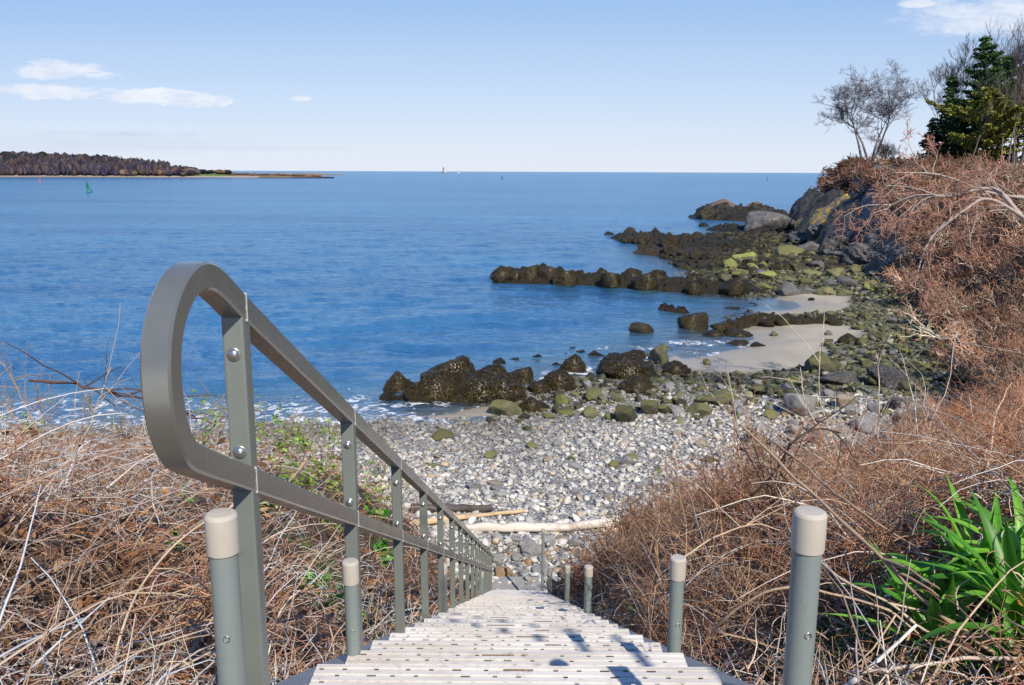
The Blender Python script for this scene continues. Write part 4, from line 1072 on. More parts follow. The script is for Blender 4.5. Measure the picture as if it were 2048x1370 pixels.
def clear_ok(paths, lim=0.56):
    x, y, z = paths[..., 0], paths[..., 1], paths[..., 2]
    bad = (np.abs(x) < lim) & (y > -2) & (y < 16.9)
    dpt = project(paths)[2]
    bad2 = (dpt < 1.35) & (z > 7.75) | (dpt < 0.9)
    return ~(bad | bad2).any(1)
def spots(n, r0, r1, r, amin=-62, amax=62, pw=1.0, dmin=0.15):
    ang = np.radians(r.uniform(amin, amax, n)); rad = r0 * (r1 / r0) ** (r.random(n) ** pw)
    x, y = rad * np.sin(ang), rad * np.cos(ang)
    d = poly_sd(B_LINE, x, y)
    k = (d > dmin + r.normal(0, .25, n)) & ((np.abs(x) > 0.58) | (y > 17))
    return x[k], y[k], rad[k]
PAL_TAN = np.array([(.66, .48, .31), (.56, .37, .22), (.72, .57, .40), (.46, .27, .15), (.40, .22, .12)])
PAL_RED = np.array([(.38, .17, .09), (.46, .22, .12), (.28, .13, .08), (.54, .31, .18), (.42, .26, .19)])
PAL_GREY = np.array([(.54, .46, .38), (.64, .55, .45), (.42, .34, .28), (.72, .63, .53)])
def pick(pals, wts, n, r, x=None):
    out = np.zeros((n, 3)); ch = r.choice(len(pals), n, p=np.array(wts) / sum(wts))
    for i, p in enumerate(pals):
        m_ = ch == i; out[m_] = p[r.integers(0, len(p), m_.sum())]
    return out * r.uniform(.75, 1.25, (n, 1))
def brush_layer(n, r0, r1, seed, L, hgt, upness, droop, wob, rad, pals, wts, K=5, pw=1.0, amin=-62, amax=62, tall=None):
    r = np.random.default_rng(seed)
    x, y, dist = spots(n, r0, r1, r, amin, amax, pw); m_ = len(x)
    z = ground_z(x, y)
    h0 = r.random(m_) ** 1.5 * hgt
    ll = r.uniform(*L, m_) * (1 if tall is None else tall(x, y))
    az = r.uniform(0, 2 * np.pi, m_); upv = r.normal(upness, .35, m_)
    d0 = np.stack([np.cos(az), np.sin(az), upv], -1)
    p = grow(np.stack([x, y, z + h0 - .02], -1), d0, ll, K, droop, wob, r)
    k = clear_ok(p); p = p[k]; dist = dist[k]; ll = ll[k]
    rr_ = np.maximum(rad * r.uniform(.6, 1.5, len(p)), dist * 0.00050)
    taper = np.linspace(1.15, .45, K)[None]
    cc = pick(pals, wts, len(p), r) * np.array([.95, 1.0, 1.16])
    q0 = p[:, 0]; pn = n2(q0[:, 0], q0[:, 1], .9, 3, 77)[:, None]; pm_ = n2(q0[:, 0], q0[:, 1], 2.3, 2, 78)[:, None]
    cc = cc * (1 + (pn - .5) * np.array([[.5, 1.5, 2.2]])) * (.45 + 1.1 * pm_)      # patches of redder, greyer, darker growth
    return tubes(p, rr_[:, None] * taper, np.clip(cc, .01, .85))
def tallf(x, y):
    # the brambles stand taller on the right-hand bank and along the lip of the left one
    return 0.42 + 0.30 * sstep(.7, 1.3, x) * sstep(3.2, 4.5, y) * (1 - sstep(3.5, 6, x)) + 0.30 * sstep(1.2, 4, x) * sstep(2.8, 7, y) - 0.17 * sstep(.6, 1.2, x) * (1 - sstep(2.6, 3.6, y)) - .10 * sstep(1.0, 1.3, x) * (1 - sstep(2.4, 3.0, y)) + 0.10 * sstep(-1, -5, x) * sstep(6, 11, y)
packsF = [brush_layer(25000, 1.25, 20, 401, (.12, .42), .22, .15, .16, .32, .0012, [PAL_RED, PAL_TAN, PAL_GREY], [5, 3, 1.2], 5, .9, tall=tallf),
          brush_layer(23000, 1.25, 22, 402, (.25, .75), .30, .35, .20, .24, .0016, [PAL_TAN, PAL_RED, PAL_GREY], [4, 3, 2], 6, 1.0, tall=tallf)]
o = obj_tubes('bramble_tangle', packsF, M_STEM); tag(o, 'matted red brown and tan dead bramble stems covering both banks', 'undergrowth', kind='stuff')
packsU = [brush_layer(5600, 1.3, 20, 403, (.40, 1.15), .05, 1.0, .10, .13, .0022, [PAL_TAN, PAL_GREY, PAL_RED], [4, 2.5, 1.5], 7, 1.0, tall=tallf),
          brush_layer(2900, 1.3, 18, 404, (.9, 2.0), .15, .55, .11, .09, .0032, [PAL_TAN, PAL_GREY], [3, 2], 9, 1.0, tall=tallf),
          brush_layer(4200, 1.3, 5.5, 408, (.3, .7), .10, .6, .12, .12, .0020, [PAL_TAN, PAL_GREY], [3, 2], 7, 1.0, tall=tallf)]
packsU.append(brush_layer(520, 3.0, 11, 409, (.5, 1.15), .05, .7, .12, .10, .0034, [PAL_TAN, PAL_GREY], [2, 3], 9, 1.0, 8, 60))
o = obj_tubes('dry_grass', packsU, M_STEM); tag(o, 'pale dry stalks and canes standing out of the brambles', 'dry stalks', kind='stuff')
# side twigs give the taller right-hand brambles their bushy look
r = np.random.default_rng(405)
x, y, dist = spots(1700, 3.2, 19, r, 6, 60); z = ground_z(x, y); m_ = len(x)
az = r.uniform(0, 6.28, m_); stem = grow(np.stack([x, y, z], -1), np.stack([np.cos(az) * .6, np.sin(az) * .6, np.ones(m_)], -1), r.uniform(.25, .75, m_) * (0.6 + .4 * sstep(3, 6, dist)), 7, .07, .12, r)
k = clear_ok(stem, .62); stem, dist = stem[k], dist[k]; m_ = len(stem)
rr_ = np.maximum(.003, dist * .0005); cc = pick([PAL_RED, PAL_TAN], [3, 1], m_, r)
packsB = [tubes(stem, rr_[:, None] * np.linspace(1, .4, 7)[None], cc)]
for j in range(2, 7):
    for q in range(3):
        az = r.uniform(0, 6.28, m_); tw = grow(stem[:, j], np.stack([np.cos(az), np.sin(az), r.uniform(.1, 1.2, m_)], -1), r.uniform(.12, .38, m_), 4, .03, .25, r)
        kk = clear_ok(tw); packsB.append(tubes(tw[kk], (rr_[:, None] * np.linspace(.55, .3, 4)[None])[kk], (cc * r.uniform(.8, 1.3, (m_, 1)))[kk]))
o = obj_tubes('bramble_bushes', packsB, M_STEM); tag(o, 'reddish twiggy brambles massed on the right hand bank', 'undergrowth', kind='stuff')

# dead leaves
def leaves(n, r0, r1, seed, size, pal, hgt, pts=None, amin=-62, amax=62):
    r = np.random.default_rng(seed)
    if pts is None:
        x, y, dist = spots(n, r0, r1, r, amin, amax); c = np.stack([x, y, ground_z(x, y) + r.random(len(x)) ** 2 * hgt + .01], -1)
    else: c = pts
    m_ = len(c); s = r.uniform(*size, m_)
    a = r.normal(size=(m_, 3)); a[:, 2] *= .5; a /= np.linalg.norm(a, axis=1, keepdims=True)
    u = np.cross(a, r.normal(size=(m_, 3))); u /= np.linalg.norm(u, axis=1, keepdims=True); nn = np.cross(a, u)
    # six-point leaf, folded on its midrib and curled
    shp = [(-1, 0, 0), (-.3, .5, .22), (.45, .38, .15), (1, 0, .12), (.45, -.38, .15), (-.3, -.5, .22)]
    v = np.stack([c + (a * p + u * q + nn * w) * s[:, None] for p, q, w in shp], 1)
    b0 = np.arange(m_)[:, None] * 6
    q = np.concatenate([b0 + np.array([0, 3, 2, 1]), b0 + np.array([0, 5, 4, 3])])
    pal = np.array(pal); cc = pal[r.integers(0, len(pal), m_)] * r.uniform(.7, 1.3, (m_, 1))
    return v.reshape(-1, 3), q, np.repeat(cc, 6, 0)
PAL_LITTER = [(.30, .15, .07), (.20, .10, .05), (.38, .22, .12), (.14, .08, .05), (.42, .29, .18), (.34, .16, .06)]
o = obj_tubes('leaf_litter', [leaves(15000, 1.2, 9, 411, (.012, .034), PAL_LITTER, .10), leaves(5000, 6, 20, 412, (.02, .05), PAL_LITTER, .3), leaves(500, 1.4, 5, 413, (.02, .045), [(.50, .24, .07), (.45, .30, .16)], .15)], M_LEAFDRY)
tag(o, 'brown dead leaves lying among the bramble stems', 'dead leaves', kind='stuff')

# ---- leafy sprigs on the left bank
GPAL = [(.22, .40, .05), (.28, .48, .07), (.17, .31, .04), (.36, .48, .12)]
def leafy_shrub(px, py, hpx, label, seed, nst=5, leaf=.022, nleaf=46, spread=.35, pal=GPAL, stemc=(.34, .24, .15), name='leafy_shrub', grp='shrubs coming into leaf on the left bank', cat='shrub', extra_h=0.0):
    r = np.random.default_rng(seed)
    b0 = hit(px, py); dist = float(project(b0)[2]); Hh = hpx * dist / F + extra_h
    e = empty(name, tuple(b0)); tag(e, label, cat, grp)
    az = r.uniform(0, 6.28, nst)
    st = grow(np.repeat(b0[None], nst, 0) + r.normal(0, .03, (nst, 3)) * [1, 1, 0], np.stack([np.cos(az) * spread, np.sin(az) * spread, np.ones(nst)], -1), Hh * r.uniform(.7, 1.1, nst), 8, .02, .12, r)
    tw_p, tips = [tubes(st, np.maximum(.0028, dist * .0005) * np.linspace(1.2, .5, 8)[None].repeat(nst, 0), np.tile(np.array(stemc), (nst, 1)))], [st[:, 2:].reshape(-1, 3)]
    for j in range(3, 8):
        az = r.uniform(0, 6.28, nst); tw = grow(st[:, j], np.stack([np.cos(az), np.sin(az), r.uniform(.2, 1.2, nst)], -1), Hh * r.uniform(.15, .35, nst), 4, .02, .2, r)
        tw_p.append(tubes(tw, np.maximum(.0015, dist * .00035) * np.ones((nst, 4)), np.tile(np.array(stemc), (nst, 1)))); tips += [tw[:, 1:].reshape(-1, 3), tw[:, -1]]
    obj_tubes('stem', tw_p, M_STEM, e, b0)
    tp = np.concatenate(tips); pts = tp[r.integers(0, len(tp), nleaf)] + r.normal(0, leaf * .7, (nleaf, 3))
    pts = pts[(np.abs(pts[:, 0]) > .55)]
    if len(pts): 
        o2 = obj_tubes('foliage', [leaves(0, 0, 0, seed + 1, (leaf * .6, leaf * 1.25), pal, 0, pts)], M_LEAF, e, b0)
    return e
LS0 = [(30, 845, 120, 'sprouting shrub at the far left edge with thin leafy shoots against the water', 12), (95, 850, 130, 'tall thin sprouting shoots second from the left edge, against the sea', 14), (185, 845, 90, 'low sprouting shrub on the lip of the left bank', 9), (330, 865, 60, 'small green shrub at the bank lip left of the handrail loop', 8),
      (400, 930, 170, 'green budded shrub seen inside the handrail loop, left half', 16), (455, 925, 190, 'tall budded shoots inside the handrail loop beside the first post', 16), (530, 960, 190, 'leafy shrub just right of the first handrail post', 20),
      (590, 960, 190, 'bright leafy shrub with a round green top between first and second handrail posts', 22), (650, 950, 150, 'leafy shrub under the upper rail left of the second post', 20), (690, 1010, 120, 'green shrub close left of the second post', 16),
      (640, 1050, 150, 'sparse green shrub above the lower rail', 14), (560, 1040, 130, 'pale leafed shrub above the lower rail near the first post', 12), (750, 1060, 150, 'leafy shrub right of the second handrail post', 26), (765, 960, 110, 'small green shrub at the edge of the pebbles', 16)]
LS = LS0 + [(430, 885, 120, 'thin budded shoot close to the left side of the first post', 14), (565, 905, 120, 'round topped leafy sprig standing against the foam line', 26), (620, 900, 100, 'leafy sprig under the upper rail in front of the foam', 20),
      (520, 1030, 90, 'low leafy patch beside the first post above the lower rail', 26), (610, 1000, 110, 'leafy patch midway between the first and second posts', 30), (700, 930, 90, 'sprig between the upper rail and the second post top', 20), (670, 1075, 90, 'leafy patch just above the lower rail near the second post', 26),
      (60, 900, 90, 'low sprouting shrub below the far left shoots', 18), (240, 880, 70, 'sparse sprouting twigs midway along the left bank lip', 12), (790, 1010, 70, 'last small green shrub before the pebbles right of the second post', 22)]
for i, (px, py, hp, lab, nl) in enumerate(LS):
    leafy_shrub(px, py, hp * .8, lab, 500 + i * 3, nst=5, leaf=.022, nleaf=nl * 6, spread=.4)
HPAL = [(.07, .30, .02), (.10, .40, .03), (.05, .20, .02), (.18, .45, .05)]
HS = [(760, 1125, 50, 'low clump of broad bright green leaves between the second and third posts', 60, .05), (745, 1040, 40, 'bright green leaf rosette close right of the second post', 40, .045), (615, 1190, 50, 'small green plant low among the brambles below the lower rail', 50, .02),
      (650, 1230, 60, 'dark green ivy like clump beside the second pipe post', 80, .024), (700, 1250, 40, 'green tuft at the foot of the second pipe post', 50, .022), (345, 1105, 30, 'tiny green sprout in the left brambles, nearest the front pipe post', 26, .018),
      (370, 1010, 26, 'tiny green sprout under the bottom of the handrail loop', 22, .02), (650, 1015, 30, 'small bright sprout above the lower rail', 20, .025), (1300, 1240, 50, 'low green clump at the right stair edge left of the pipe post', 70, .022), (1392, 1255, 70, 'green leaves just behind the second right pipe post', 70, .022), (1535, 1345, 40, 'small green sprout on the dead leaves by the front right pipe post', 20, .014)]
for i, (px, py, hp, lab, nl, lf) in enumerate(HS):
    leafy_shrub(px, py, hp, lab, 700 + i * 3, nst=5, leaf=lf, nleaf=nl, spread=1.0, pal=HPAL, stemc=(.10, .20, .04), name='green_herb', grp='low green plants in the brambles', cat='plant')

# ---- strap-leaved clumps, lower right
def strap_clump(px, py, label, seed, n, L, w, pos=None, spread=1.15, col=((.13, .38, .03), (.21, .50, .05), (.08, .27, .025))):
    r = np.random.default_rng(seed); b0 = hit(px, py) if pos is None else pos
    e = empty('strap_leaved_plant', tuple(b0)); tag(e, label, 'plant', 'clumps of green strap leaves')
    for i in range(n):
        az = r.uniform(0, 6.28); K = 14; ll = L * r.uniform(.6, 1.1)
        p = grow(np.array([[math.cos(az) * .012, math.sin(az) * .012, -0.01]]), np.array([[math.cos(az) * spread * r.uniform(.15, .8), math.sin(az) * spread * r.uniform(.15, .8), 1.0]]), np.array([ll]), K, r.uniform(.04, .24), .02, r)[0]
        t_ = np.gradient(p, axis=0); sd = np.cross(t_, [0, 0, 1.0]); sd /= np.linalg.norm(sd, axis=1, keepdims=True) + 1e-9; up_ = np.cross(sd, t_); up_ /= np.linalg.norm(up_, axis=1, keepdims=True)
        u = np.linspace(0, 1, K); ww = w * r.uniform(.8, 1.15) * np.clip(np.sin(np.pi * (u * .86 + .14)) ** .7, .01, 1) * (1 - u ** 6)
        V_ = np.stack([p + sd * ww[:, None] + up_ * (ww * .45)[:, None], p, p - sd * ww[:, None] + up_ * (ww * .45)[:, None]], 1).reshape(-1, 3)
        ix = np.arange(K * 3).reshape(K, 3); q = np.concatenate([np.stack([ix[:-1, j], ix[:-1, j + 1], ix[1:, j + 1], ix[1:, j]], -1) for j in (0, 1)])
        cc = np.array(col[r.integers(0, len(col))]) * r.uniform(.85, 1.2); cc = np.repeat((cc[None] * (1.25 - .35 * u[:, None])), 3, 0); 
        me = mesh_np('leaf', V_, q, cols=cc, smooth=True); link('leaf', me, e, M_LEAF)
    return e
strap_clump(1880, 1318, 'fan of bright green strap leaves standing alone by the white stick', 801, 13, .42, .021, spread=1.25)
strap_clump(1900, 1240, 'green strap leaves behind the lone fan', 802, 14, .38, .018)
strap_clump(1990, 1215, 'tall green strap leaf clump, highest at the right edge', 803, 24, .40, .018)
strap_clump(2040, 1260, 'dense dark green strap leaf clump cut by the right edge', 804, 26, .40, .019)
strap_clump(1960, 1180, 'green strap leaf clump at the back of the group', 805, 20, .40, .017)
strap_clump(2045, 1150, 'back clump of strap leaves touching the right edge', 806, 20, .40, .017)
strap_clump(2030, 1345, 'short strap leaf clump at the bottom right corner', 807, 10, .20, .012)
strap_clump(2100, 1330, 'strap leaf clump just beyond the right edge', 808, 12, .40, .016)
# short grass tufts
def grass(name, label, centres, seed):
    r = np.random.default_rng(seed); P0 = []
    for px, py, sp, n in centres:
        b0 = hit(px, py); q = b0[None] + r.normal(0, sp, (n, 3)) * [1, 1, 0]; q[:, 2] = ground_z(q[:, 0], q[:, 1]); P0.append(q)
    q = np.concatenate(P0); n = len(q); az = r.uniform(0, 6.28, n)
    p = grow(q, np.stack([np.cos(az) * .4, np.sin(az) * .4, np.ones(n)], -1), r.uniform(.05, .16, n), 5, .08, .1, r)
    k = clear_ok(p); p = p[k]
    cc = np.array([(.06, .26, .02), (.10, .36, .03), (.16, .40, .05)])[r.integers(0, 3, len(p))]
    o = obj_tubes(name, [tubes(p, np.tile(np.linspace(.0026, .0006, 5), (len(p), 1)), cc)], M_LEAF); tag(o, label, 'grass', kind='stuff')
grass('grass', 'short green grass blades showing between the stems on the banks', [(1700, 1180, .10, 160), (1660, 1280, .12, 160), (1740, 1330, .12, 150), (1780, 1300, .1, 100), (1980, 1350, .12, 150), (1400, 1270, .10, 120), (1330, 1250, .12, 140), (1290, 1235, .12, 120), (690, 1230, .12, 120), (660, 1160, .15, 100), (1450, 1340, .1, 60), (1540, 1230, .12, 60)], 821)

# ---- single canes and sticks one can point at
def cane(name, pts, dist, r0, r1, col, label, cat='branch', side=0, seed=0, K=26):
    """pts: photograph pixels; dist: forward distance at each"""
    w = [Pd(px, py, d) for (px, py), d in zip(pts, dist)]
    w = [w[0] * 2 - w[1]] + w + [w[-1] * 2 - w[-2]]
    p = np.array(catmull([tuple(q) for q in w], max(3, K // (len(pts) - 1)))); r = np.random.default_rng(seed)
    p = p + (fbm(p * 9 + seed, 2, seed)[:, None] - .5) * r0 * 3
    n = len(p); rad = .74 * np.linspace(r0, r1, n) * (1 + .35 * (vn(np.stack([np.arange(n) * .9, np.zeros(n), np.zeros(n)], -1), seed) > .78))
    b0 = p[0].copy()
    pk = [tubes(p[None], rad[None], np.array([col], float), 8)]
    if side:
        ii = r.integers(n // 4, n - 1, side); dd = np.gradient(p, axis=0)[ii]; dd /= np.linalg.norm(dd, axis=1, keepdims=True)
        tw = grow(p[ii], dd + r.normal(0, .7, (side, 3)), r.uniform(.12, .4, side) * (np.mean(dist) / 3), 5, .02, .15, r)
        pk.append(tubes(tw, np.tile(np.linspace(r1 * .8, r1 * .4, 5), (side, 1)), np.tile(np.array(col, float), (side, 1)), 4))
    o = obj_tubes(name, pk, M_BARK, None, b0); o.location = b0
    for q in o.data.polygons: q.use_smooth = True
    tag(o, label, cat); return o
TANC, PALEC, DARKC = (.44, .30, .20), (.60, .52, .44), (.10, .07, .055)
cane('bare_cane', [(1480, 850), (1590, 955), (1720, 1075), (1860, 1205), (1990, 1310)], [3.0, 2.7, 2.4, 2.15, 2.0], .0055, .0075, TANC, 'long brown cane running diagonally down from behind the front right pipe post', side=3, seed=1)
cane('bare_cane', [(1640, 1125), (1700, 1170), (1780, 1210), (1850, 1262), (1960, 1310), (2048, 1338)], [2.3, 2.2, 2.15, 2.1, 2.0, 1.95], .0045, .0055, (.56, .44, .32), 'pale cane below the long brown one, passing behind the strap leaf fan', side=2, seed=2)
cane('bare_stick', [(1690, 1372), (1760, 1318), (1832, 1252)], [1.85, 1.9, 1.95], .0075, .005, (.72, .68, .62), 'short white stick lying against the strap leaf fan', 'stick', seed=3)
cane('bare_cane', [(1425, 1262), (1480, 1215), (1545, 1182), (1640, 1180), (1760, 1210), (1830, 1262)], [2.35, 2.3, 2.25, 2.2, 2.15, 2.1], .0065, .004, (.50, .36, .24), 'tan cane arching behind the front right pipe post', side=3, seed=4)
cane('bare_cane', [(1425, 1262), (1520, 1290), (1590, 1310)], [2.35, 2.3, 2.25], .004, .003, TANC, 'thin cane forking low from the arching tan cane', seed=5)
cane('bare_cane', [(1360, 1120), (1420, 1080), (1500, 1050), (1560, 1060)], [3.0, 3.1, 3.2, 3.2], .005, .003, (.55, .42, .30), 'cane bending over the top of the second right pipe post', side=3, seed=6)
cane('bare_cane', [(1545, 880), (1620, 940), (1700, 1010), (1800, 1080), (1900, 1150)], [3.6, 3.3, 3.0, 2.8, 2.6], .006, .006, (.40, .28, .19), 'upper brown cane crossing the right brambles', side=4, seed=7)
cane('dead_branch', [(1480, 1010), (1545, 950), (1590, 880), (1650, 860), (1690, 890), (1730, 960)], [4.4, 4.3, 4.2, 4.2, 4.1, 4.0], .010, .004, DARKC, 'dark curved branch arching over the right brambles', side=4, seed=8)
cane('bare_cane', [(1690, 1345), (1820, 1330), (1940, 1318), (2048, 1322)], [1.85, 1.85, 1.9, 1.9], .006, .007, (.52, .42, .34), 'pale cane lying flat along the bottom right corner', seed=9)
cane('bare_cane', [(220, 1370), (262, 1210), (330, 1110), (400, 1050), (470, 1010)], [1.8, 2.0, 2.2, 2.3, 2.4], .0045, .003, (.58, .46, .33), 'long pale cane rising to the right in the left brambles', side=3, seed=10)
cane('bare_cane', [(30, 1310), (150, 1338), (260, 1350)], [1.9, 1.9, 1.9], .005, .004, (.62, .54, .44), 'pale stalk lying near the bottom left corner', seed=11)
cane('bare_cane', [(130, 1215), (200, 1190), (330, 1188), (400, 1200)], [2.4, 2.4, 2.4, 2.4], .004, .003, (.58, .44, .32), 'level pale cane in the left brambles', side=2, seed=12)
cane('dead_branch', [(300, 1185), (270, 1140), (235, 1100), (200, 1070)], [2.6, 2.7, 2.8, 2.9], .008, .004, (.16, .09, .07), 'dark reddish twig sloping through the left brambles', side=4, seed=13)
cane('dead_branch', [(60, 760), (130, 765), (190, 780), (240, 788), (330, 812), (420, 850)], [9.6, 9.5, 9.4, 9.4, 9.3, 9.2], .020, .012, (.13, .075, .06), 'dark branch running along the lip of the left bank in front of the foam', side=12, seed=14)
cane('bare_cane', [(5, 720), (30, 770), (60, 830), (90, 880)][::-1], [9.2, 9.2, 9.2, 9.2], .012, .007, (.40, .28, .20), 'thin bare stalk at the left edge against the sea', side=5, seed=15)
cane('bare_cane', [(150, 900), (180, 850), (200, 790), (222, 735)], [9.0, 9.1, 9.2, 9.2], .012, .006, (.50, .40, .30), 'pale bare twig rising over the foam on the left', side=8, seed=16)
cane('bare_cane', [(270, 930), (285, 860), (295, 780)], [8.6, 8.6, 8.6], .010, .005, (.50, .40, .32), 'pale fan of twigs left of the handrail loop', side=14, seed=17)
cane('bare_cane', [(0, 1250), (90, 1120), (120, 1000), (150, 900)], [2.6, 3.0, 3.4, 3.8], .006, .003, (.50, .38, .27), 'thin upright stalk near the left edge of the brambles', side=4, seed=18)
cane('bare_stalk', [(1760, 1010), (1756, 900), (1758, 800), (1755, 712)], [7.6, 7.6, 7.6, 7.6], .012, .006, (.62, .54, .44), 'thin pale stalk with a small forked top standing over the beach', 'stalk', side=5, seed=19)
cane('bare_stalk', [(1700, 980), (1670, 890), (1640, 800), (1640, 700)], [7.2, 7.2, 7.2, 7.2], .010, .005, (.62, .54, .44), 'pale forked stalk in front of the big pale boulder', 'stalk', side=6, seed=20)
cane('bare_stalk', [(1680, 960), (1650, 880), (1610, 800), (1600, 735)], [7.0, 7.0, 7.0, 7.0], .010, .005, (.60, .52, .42), 'leaning pale stalk left of the forked one', 'stalk', side=4, seed=21)
cane('bare_stalk', [(1490, 1000), (1478, 900), (1470, 820), (1455, 740)], [6.4, 6.4, 6.4, 6.4], .008, .004, (.58, .48, .36), 'thin tan stalk standing left of the dark seed heads', 'stalk', side=4, seed=22)
cane('bare_stalk', [(1820, 1030), (1835, 930), (1860, 850), (1880, 800)], [7.0, 7.0, 7.0, 7.0], .010, .005, (.60, .52, .44), 'pale curved stalk right of the forked top stalk', 'stalk', side=6, seed=23)
# dark seed head
b0 = hit(1545, 1160); r = np.random.default_rng(31)
e = empty('seed_head_plant', tuple(b0)); tag(e, 'dead plant with branching black seed heads over the right brambles', 'plant')
st = np.array([catmull([tuple(q) for q in [b0 * 1.0, b0, Pd(1545, 1020, b0[1]), Pd(tx, ty, b0[1]), Pd(tx, ty - 20, b0[1])]], 8) for tx, ty in [(1540, 880), (1500, 868), (1470, 858), (1580, 880), (1610, 868), (1560, 900)]])
tw = []
for j in range(8, st.shape[1]):
    a = r.uniform(0, 6.28, len(st)); tw.append(grow(st[:, j], np.stack([np.cos(a), np.sin(a), r.uniform(0, 1, len(st))], -1), r.uniform(.05, .13, len(st)), 4, 0, .2, r))
tw = np.concatenate(tw); dc = np.array([(.05, .03, .025)])
obj_tubes('stem', [tubes(st, np.tile(np.linspace(.004, .0022, st.shape[1]), (len(st), 1)), np.repeat(dc, len(st), 0), 4), tubes(tw, np.full((len(tw), 4), .0016), np.repeat(dc, len(tw), 0))], M_STEM, e, b0)
pts = np.concatenate([tw[:, 1:].reshape(-1, 3)]); obj_tubes('foliage', [leaves(0, 0, 0, 33, (.006, .014), [(.04, .022, .018), (.06, .03, .02)], 0, pts)], M_LEAFDRY, e, b0)  # this foliage mesh is the plant's dark seed heads, built of leaf shapes

# ---- thicket of bare shrubs on the right-hand bank
def shrub_proto(seed, n0=9, lv=3, kids=4, L=1.0, up=.9, droop=0.02, spread=1.0, kcol=None):
    r = np.random.default_rng(seed); az = r.uniform(0, 6.28, n0)
    out = []; cur = grow(np.zeros((n0, 3)) + r.normal(0, .06, (n0, 3)) * [1, 1, 0], np.stack([np.cos(az) * spread, np.sin(az) * spread, np.full(n0, up)], -1), r.uniform(.7, 1.1, n0) * L, 6, droop, .20, r)
    out.append((cur, 0))
    for l in range(1, lv):
        m_ = len(cur); nx_ = []
        for q in range(kids):
            j = r.integers(2, 6, m_); s0 = cur[np.arange(m_), j]; d = cur[np.arange(m_), np.minimum(j, 5)] - cur[np.arange(m_), j - 1]; d /= np.linalg.norm(d, axis=1, keepdims=True)
            nx_.append(grow(s0, d + r.normal(0, .65, (m_, 3)) + [0, 0, .15], L * .55 ** l * r.uniform(.6, 1.3, m_), 6, droop, .2, r))
        cur = np.concatenate(nx_); out.append((cur, l))
    return out
BASE_C = [np.array((.62, .52, .43)), np.array((.54, .42, .33)), np.array((.42, .28, .20)), np.array((.42, .24, .16))]
def thicket(name, label, xs, ys, hs, seed, n0=8, kids=4, lv=4, thick=1.0, warm=1.0, cat='thicket', protos=6, up=.9, rmin=.0005, zoff=-.1, tintf=None):
    r = np.random.default_rng(seed); pr = [shrub_proto(seed + i, n0, lv, kids, up=up) for i in range(protos)]
    V_, Q_, C_, off = [], [], [], 0
    zs = ground_z(xs, ys) + zoff; dist = np.maximum(project(np.stack([xs, ys, zs], -1))[2], 2)
    pid = r.integers(0, protos, len(xs)); rot = r.uniform(0, 6.28, len(xs))
    for i in range(protos):
        m_ = pid == i
        if not m_.any(): continue
        c_, s_ = np.cos(rot[m_]), np.sin(rot[m_])
        tn = (0.38 + .95 * r.random(m_.sum()))[:, None] * (1 + (r.random((m_.sum(), 1)) - .5) * np.array([[-.1, .28, .40]])) * (np.ones(3) if tintf is None else tintf(xs[m_], ys[m_]))
        for p, l in pr[i]:
            q = p[None] * hs[m_][:, None, None, None]
            X = q[..., 0] * c_[:, None, None] - q[..., 1] * s_[:, None, None] + xs[m_][:, None, None]
            Y = q[..., 0] * s_[:, None, None] + q[..., 1] * c_[:, None, None] + ys[m_][:, None, None]
            Z = q[..., 2] + zs[m_][:, None, None]
            pp = np.stack([X, Y, Z], -1).reshape(-1, 6, 3)
            rad = np.maximum(.018 * .5 ** l * thick * hs[m_], dist[m_] * rmin * (1.7 if l == 0 else 1.05 if l == 1 else .8 if l < 3 else .6))
            rad = np.repeat(rad, len(p))[:, None] * np.linspace(1.1, .6, 6)[None]
            bc = BASE_C[min(l, 3)] * np.array([1, 1, 1]) 
            cc = (bc[None] * tn)[:, None, :].repeat(len(p), 1).reshape(-1, 3) * r.uniform(.7, 1.3, (len(pp), 1))
            k = clear_ok(pp); v, qd, cv = tubes(pp[k], rad[k], cc[k], 3)
            V_.append(v); Q_.append(qd + off); C_.append(cv); off += len(v)
    me = mesh_np(name, np.concatenate(V_), np.concatenate(Q_), cols=np.concatenate(C_)); o = link(name, me, mat=M_STEM); tag(o, label, cat, kind='stuff'); return o
def bank_spots(n, seed, y0, y1, d0, d1, test=None):
    r = np.random.default_rng(seed); y = y0 * (y1 / y0) ** r.random(n * 6); x = np.interp(y, [p[1] for p in B_LINE[7:]], [p[0] for p in B_LINE[7:]]) + r.uniform(d0 - 2, d1 + 4, n * 6)
    d = poly_sd(B_LINE, x, y); px, py, dd = project(np.stack([x, y, ground_z(x, y)], -1))
    k = (d > d0) & (d < d1) & (px < 2160) & (px > 1500); 
    if test is not None: k &= test(x, y, d, px, py)
    return x[k][:n], y[k][:n]
r = np.random.default_rng(55)
def pinktint(x, y): 
    f = sstep(60, 95, y)[:, None]; return (1 - f) * np.array([[1.0, .98, .95]]) + f * np.array([[.60, .52, .50]])
x, y = bank_spots(235, 61, 19, 62, .3, 9.0); thicket('thicket', 'pinkish bare shrub thicket covering the right hand bank', x, y, r.uniform(.8, 1.4, len(x)), 900, tintf=pinktint, lv=4, kids=3)
rb = np.random.default_rng(66); bx = rb.uniform(.95, 6.5, 260); by = rb.uniform(3.8, 14.5, 260); kk = (poly_sd(B_LINE, bx, by) > .2) & (bx < .9 + by * .45); bx, by = bx[kk][:120], by[kk][:120]
thicket('bramble_shrubs', 'forking reddish brown bramble shrubs rising beside the right edge of the stairs', bx, by, rb.uniform(.38, .68, len(bx)), 940, n0=7, kids=3, lv=4, up=1.5, tintf=lambda x, y: np.array([[.80, .66, .56]]), thick=.55, rmin=.00042, zoff=0.0)
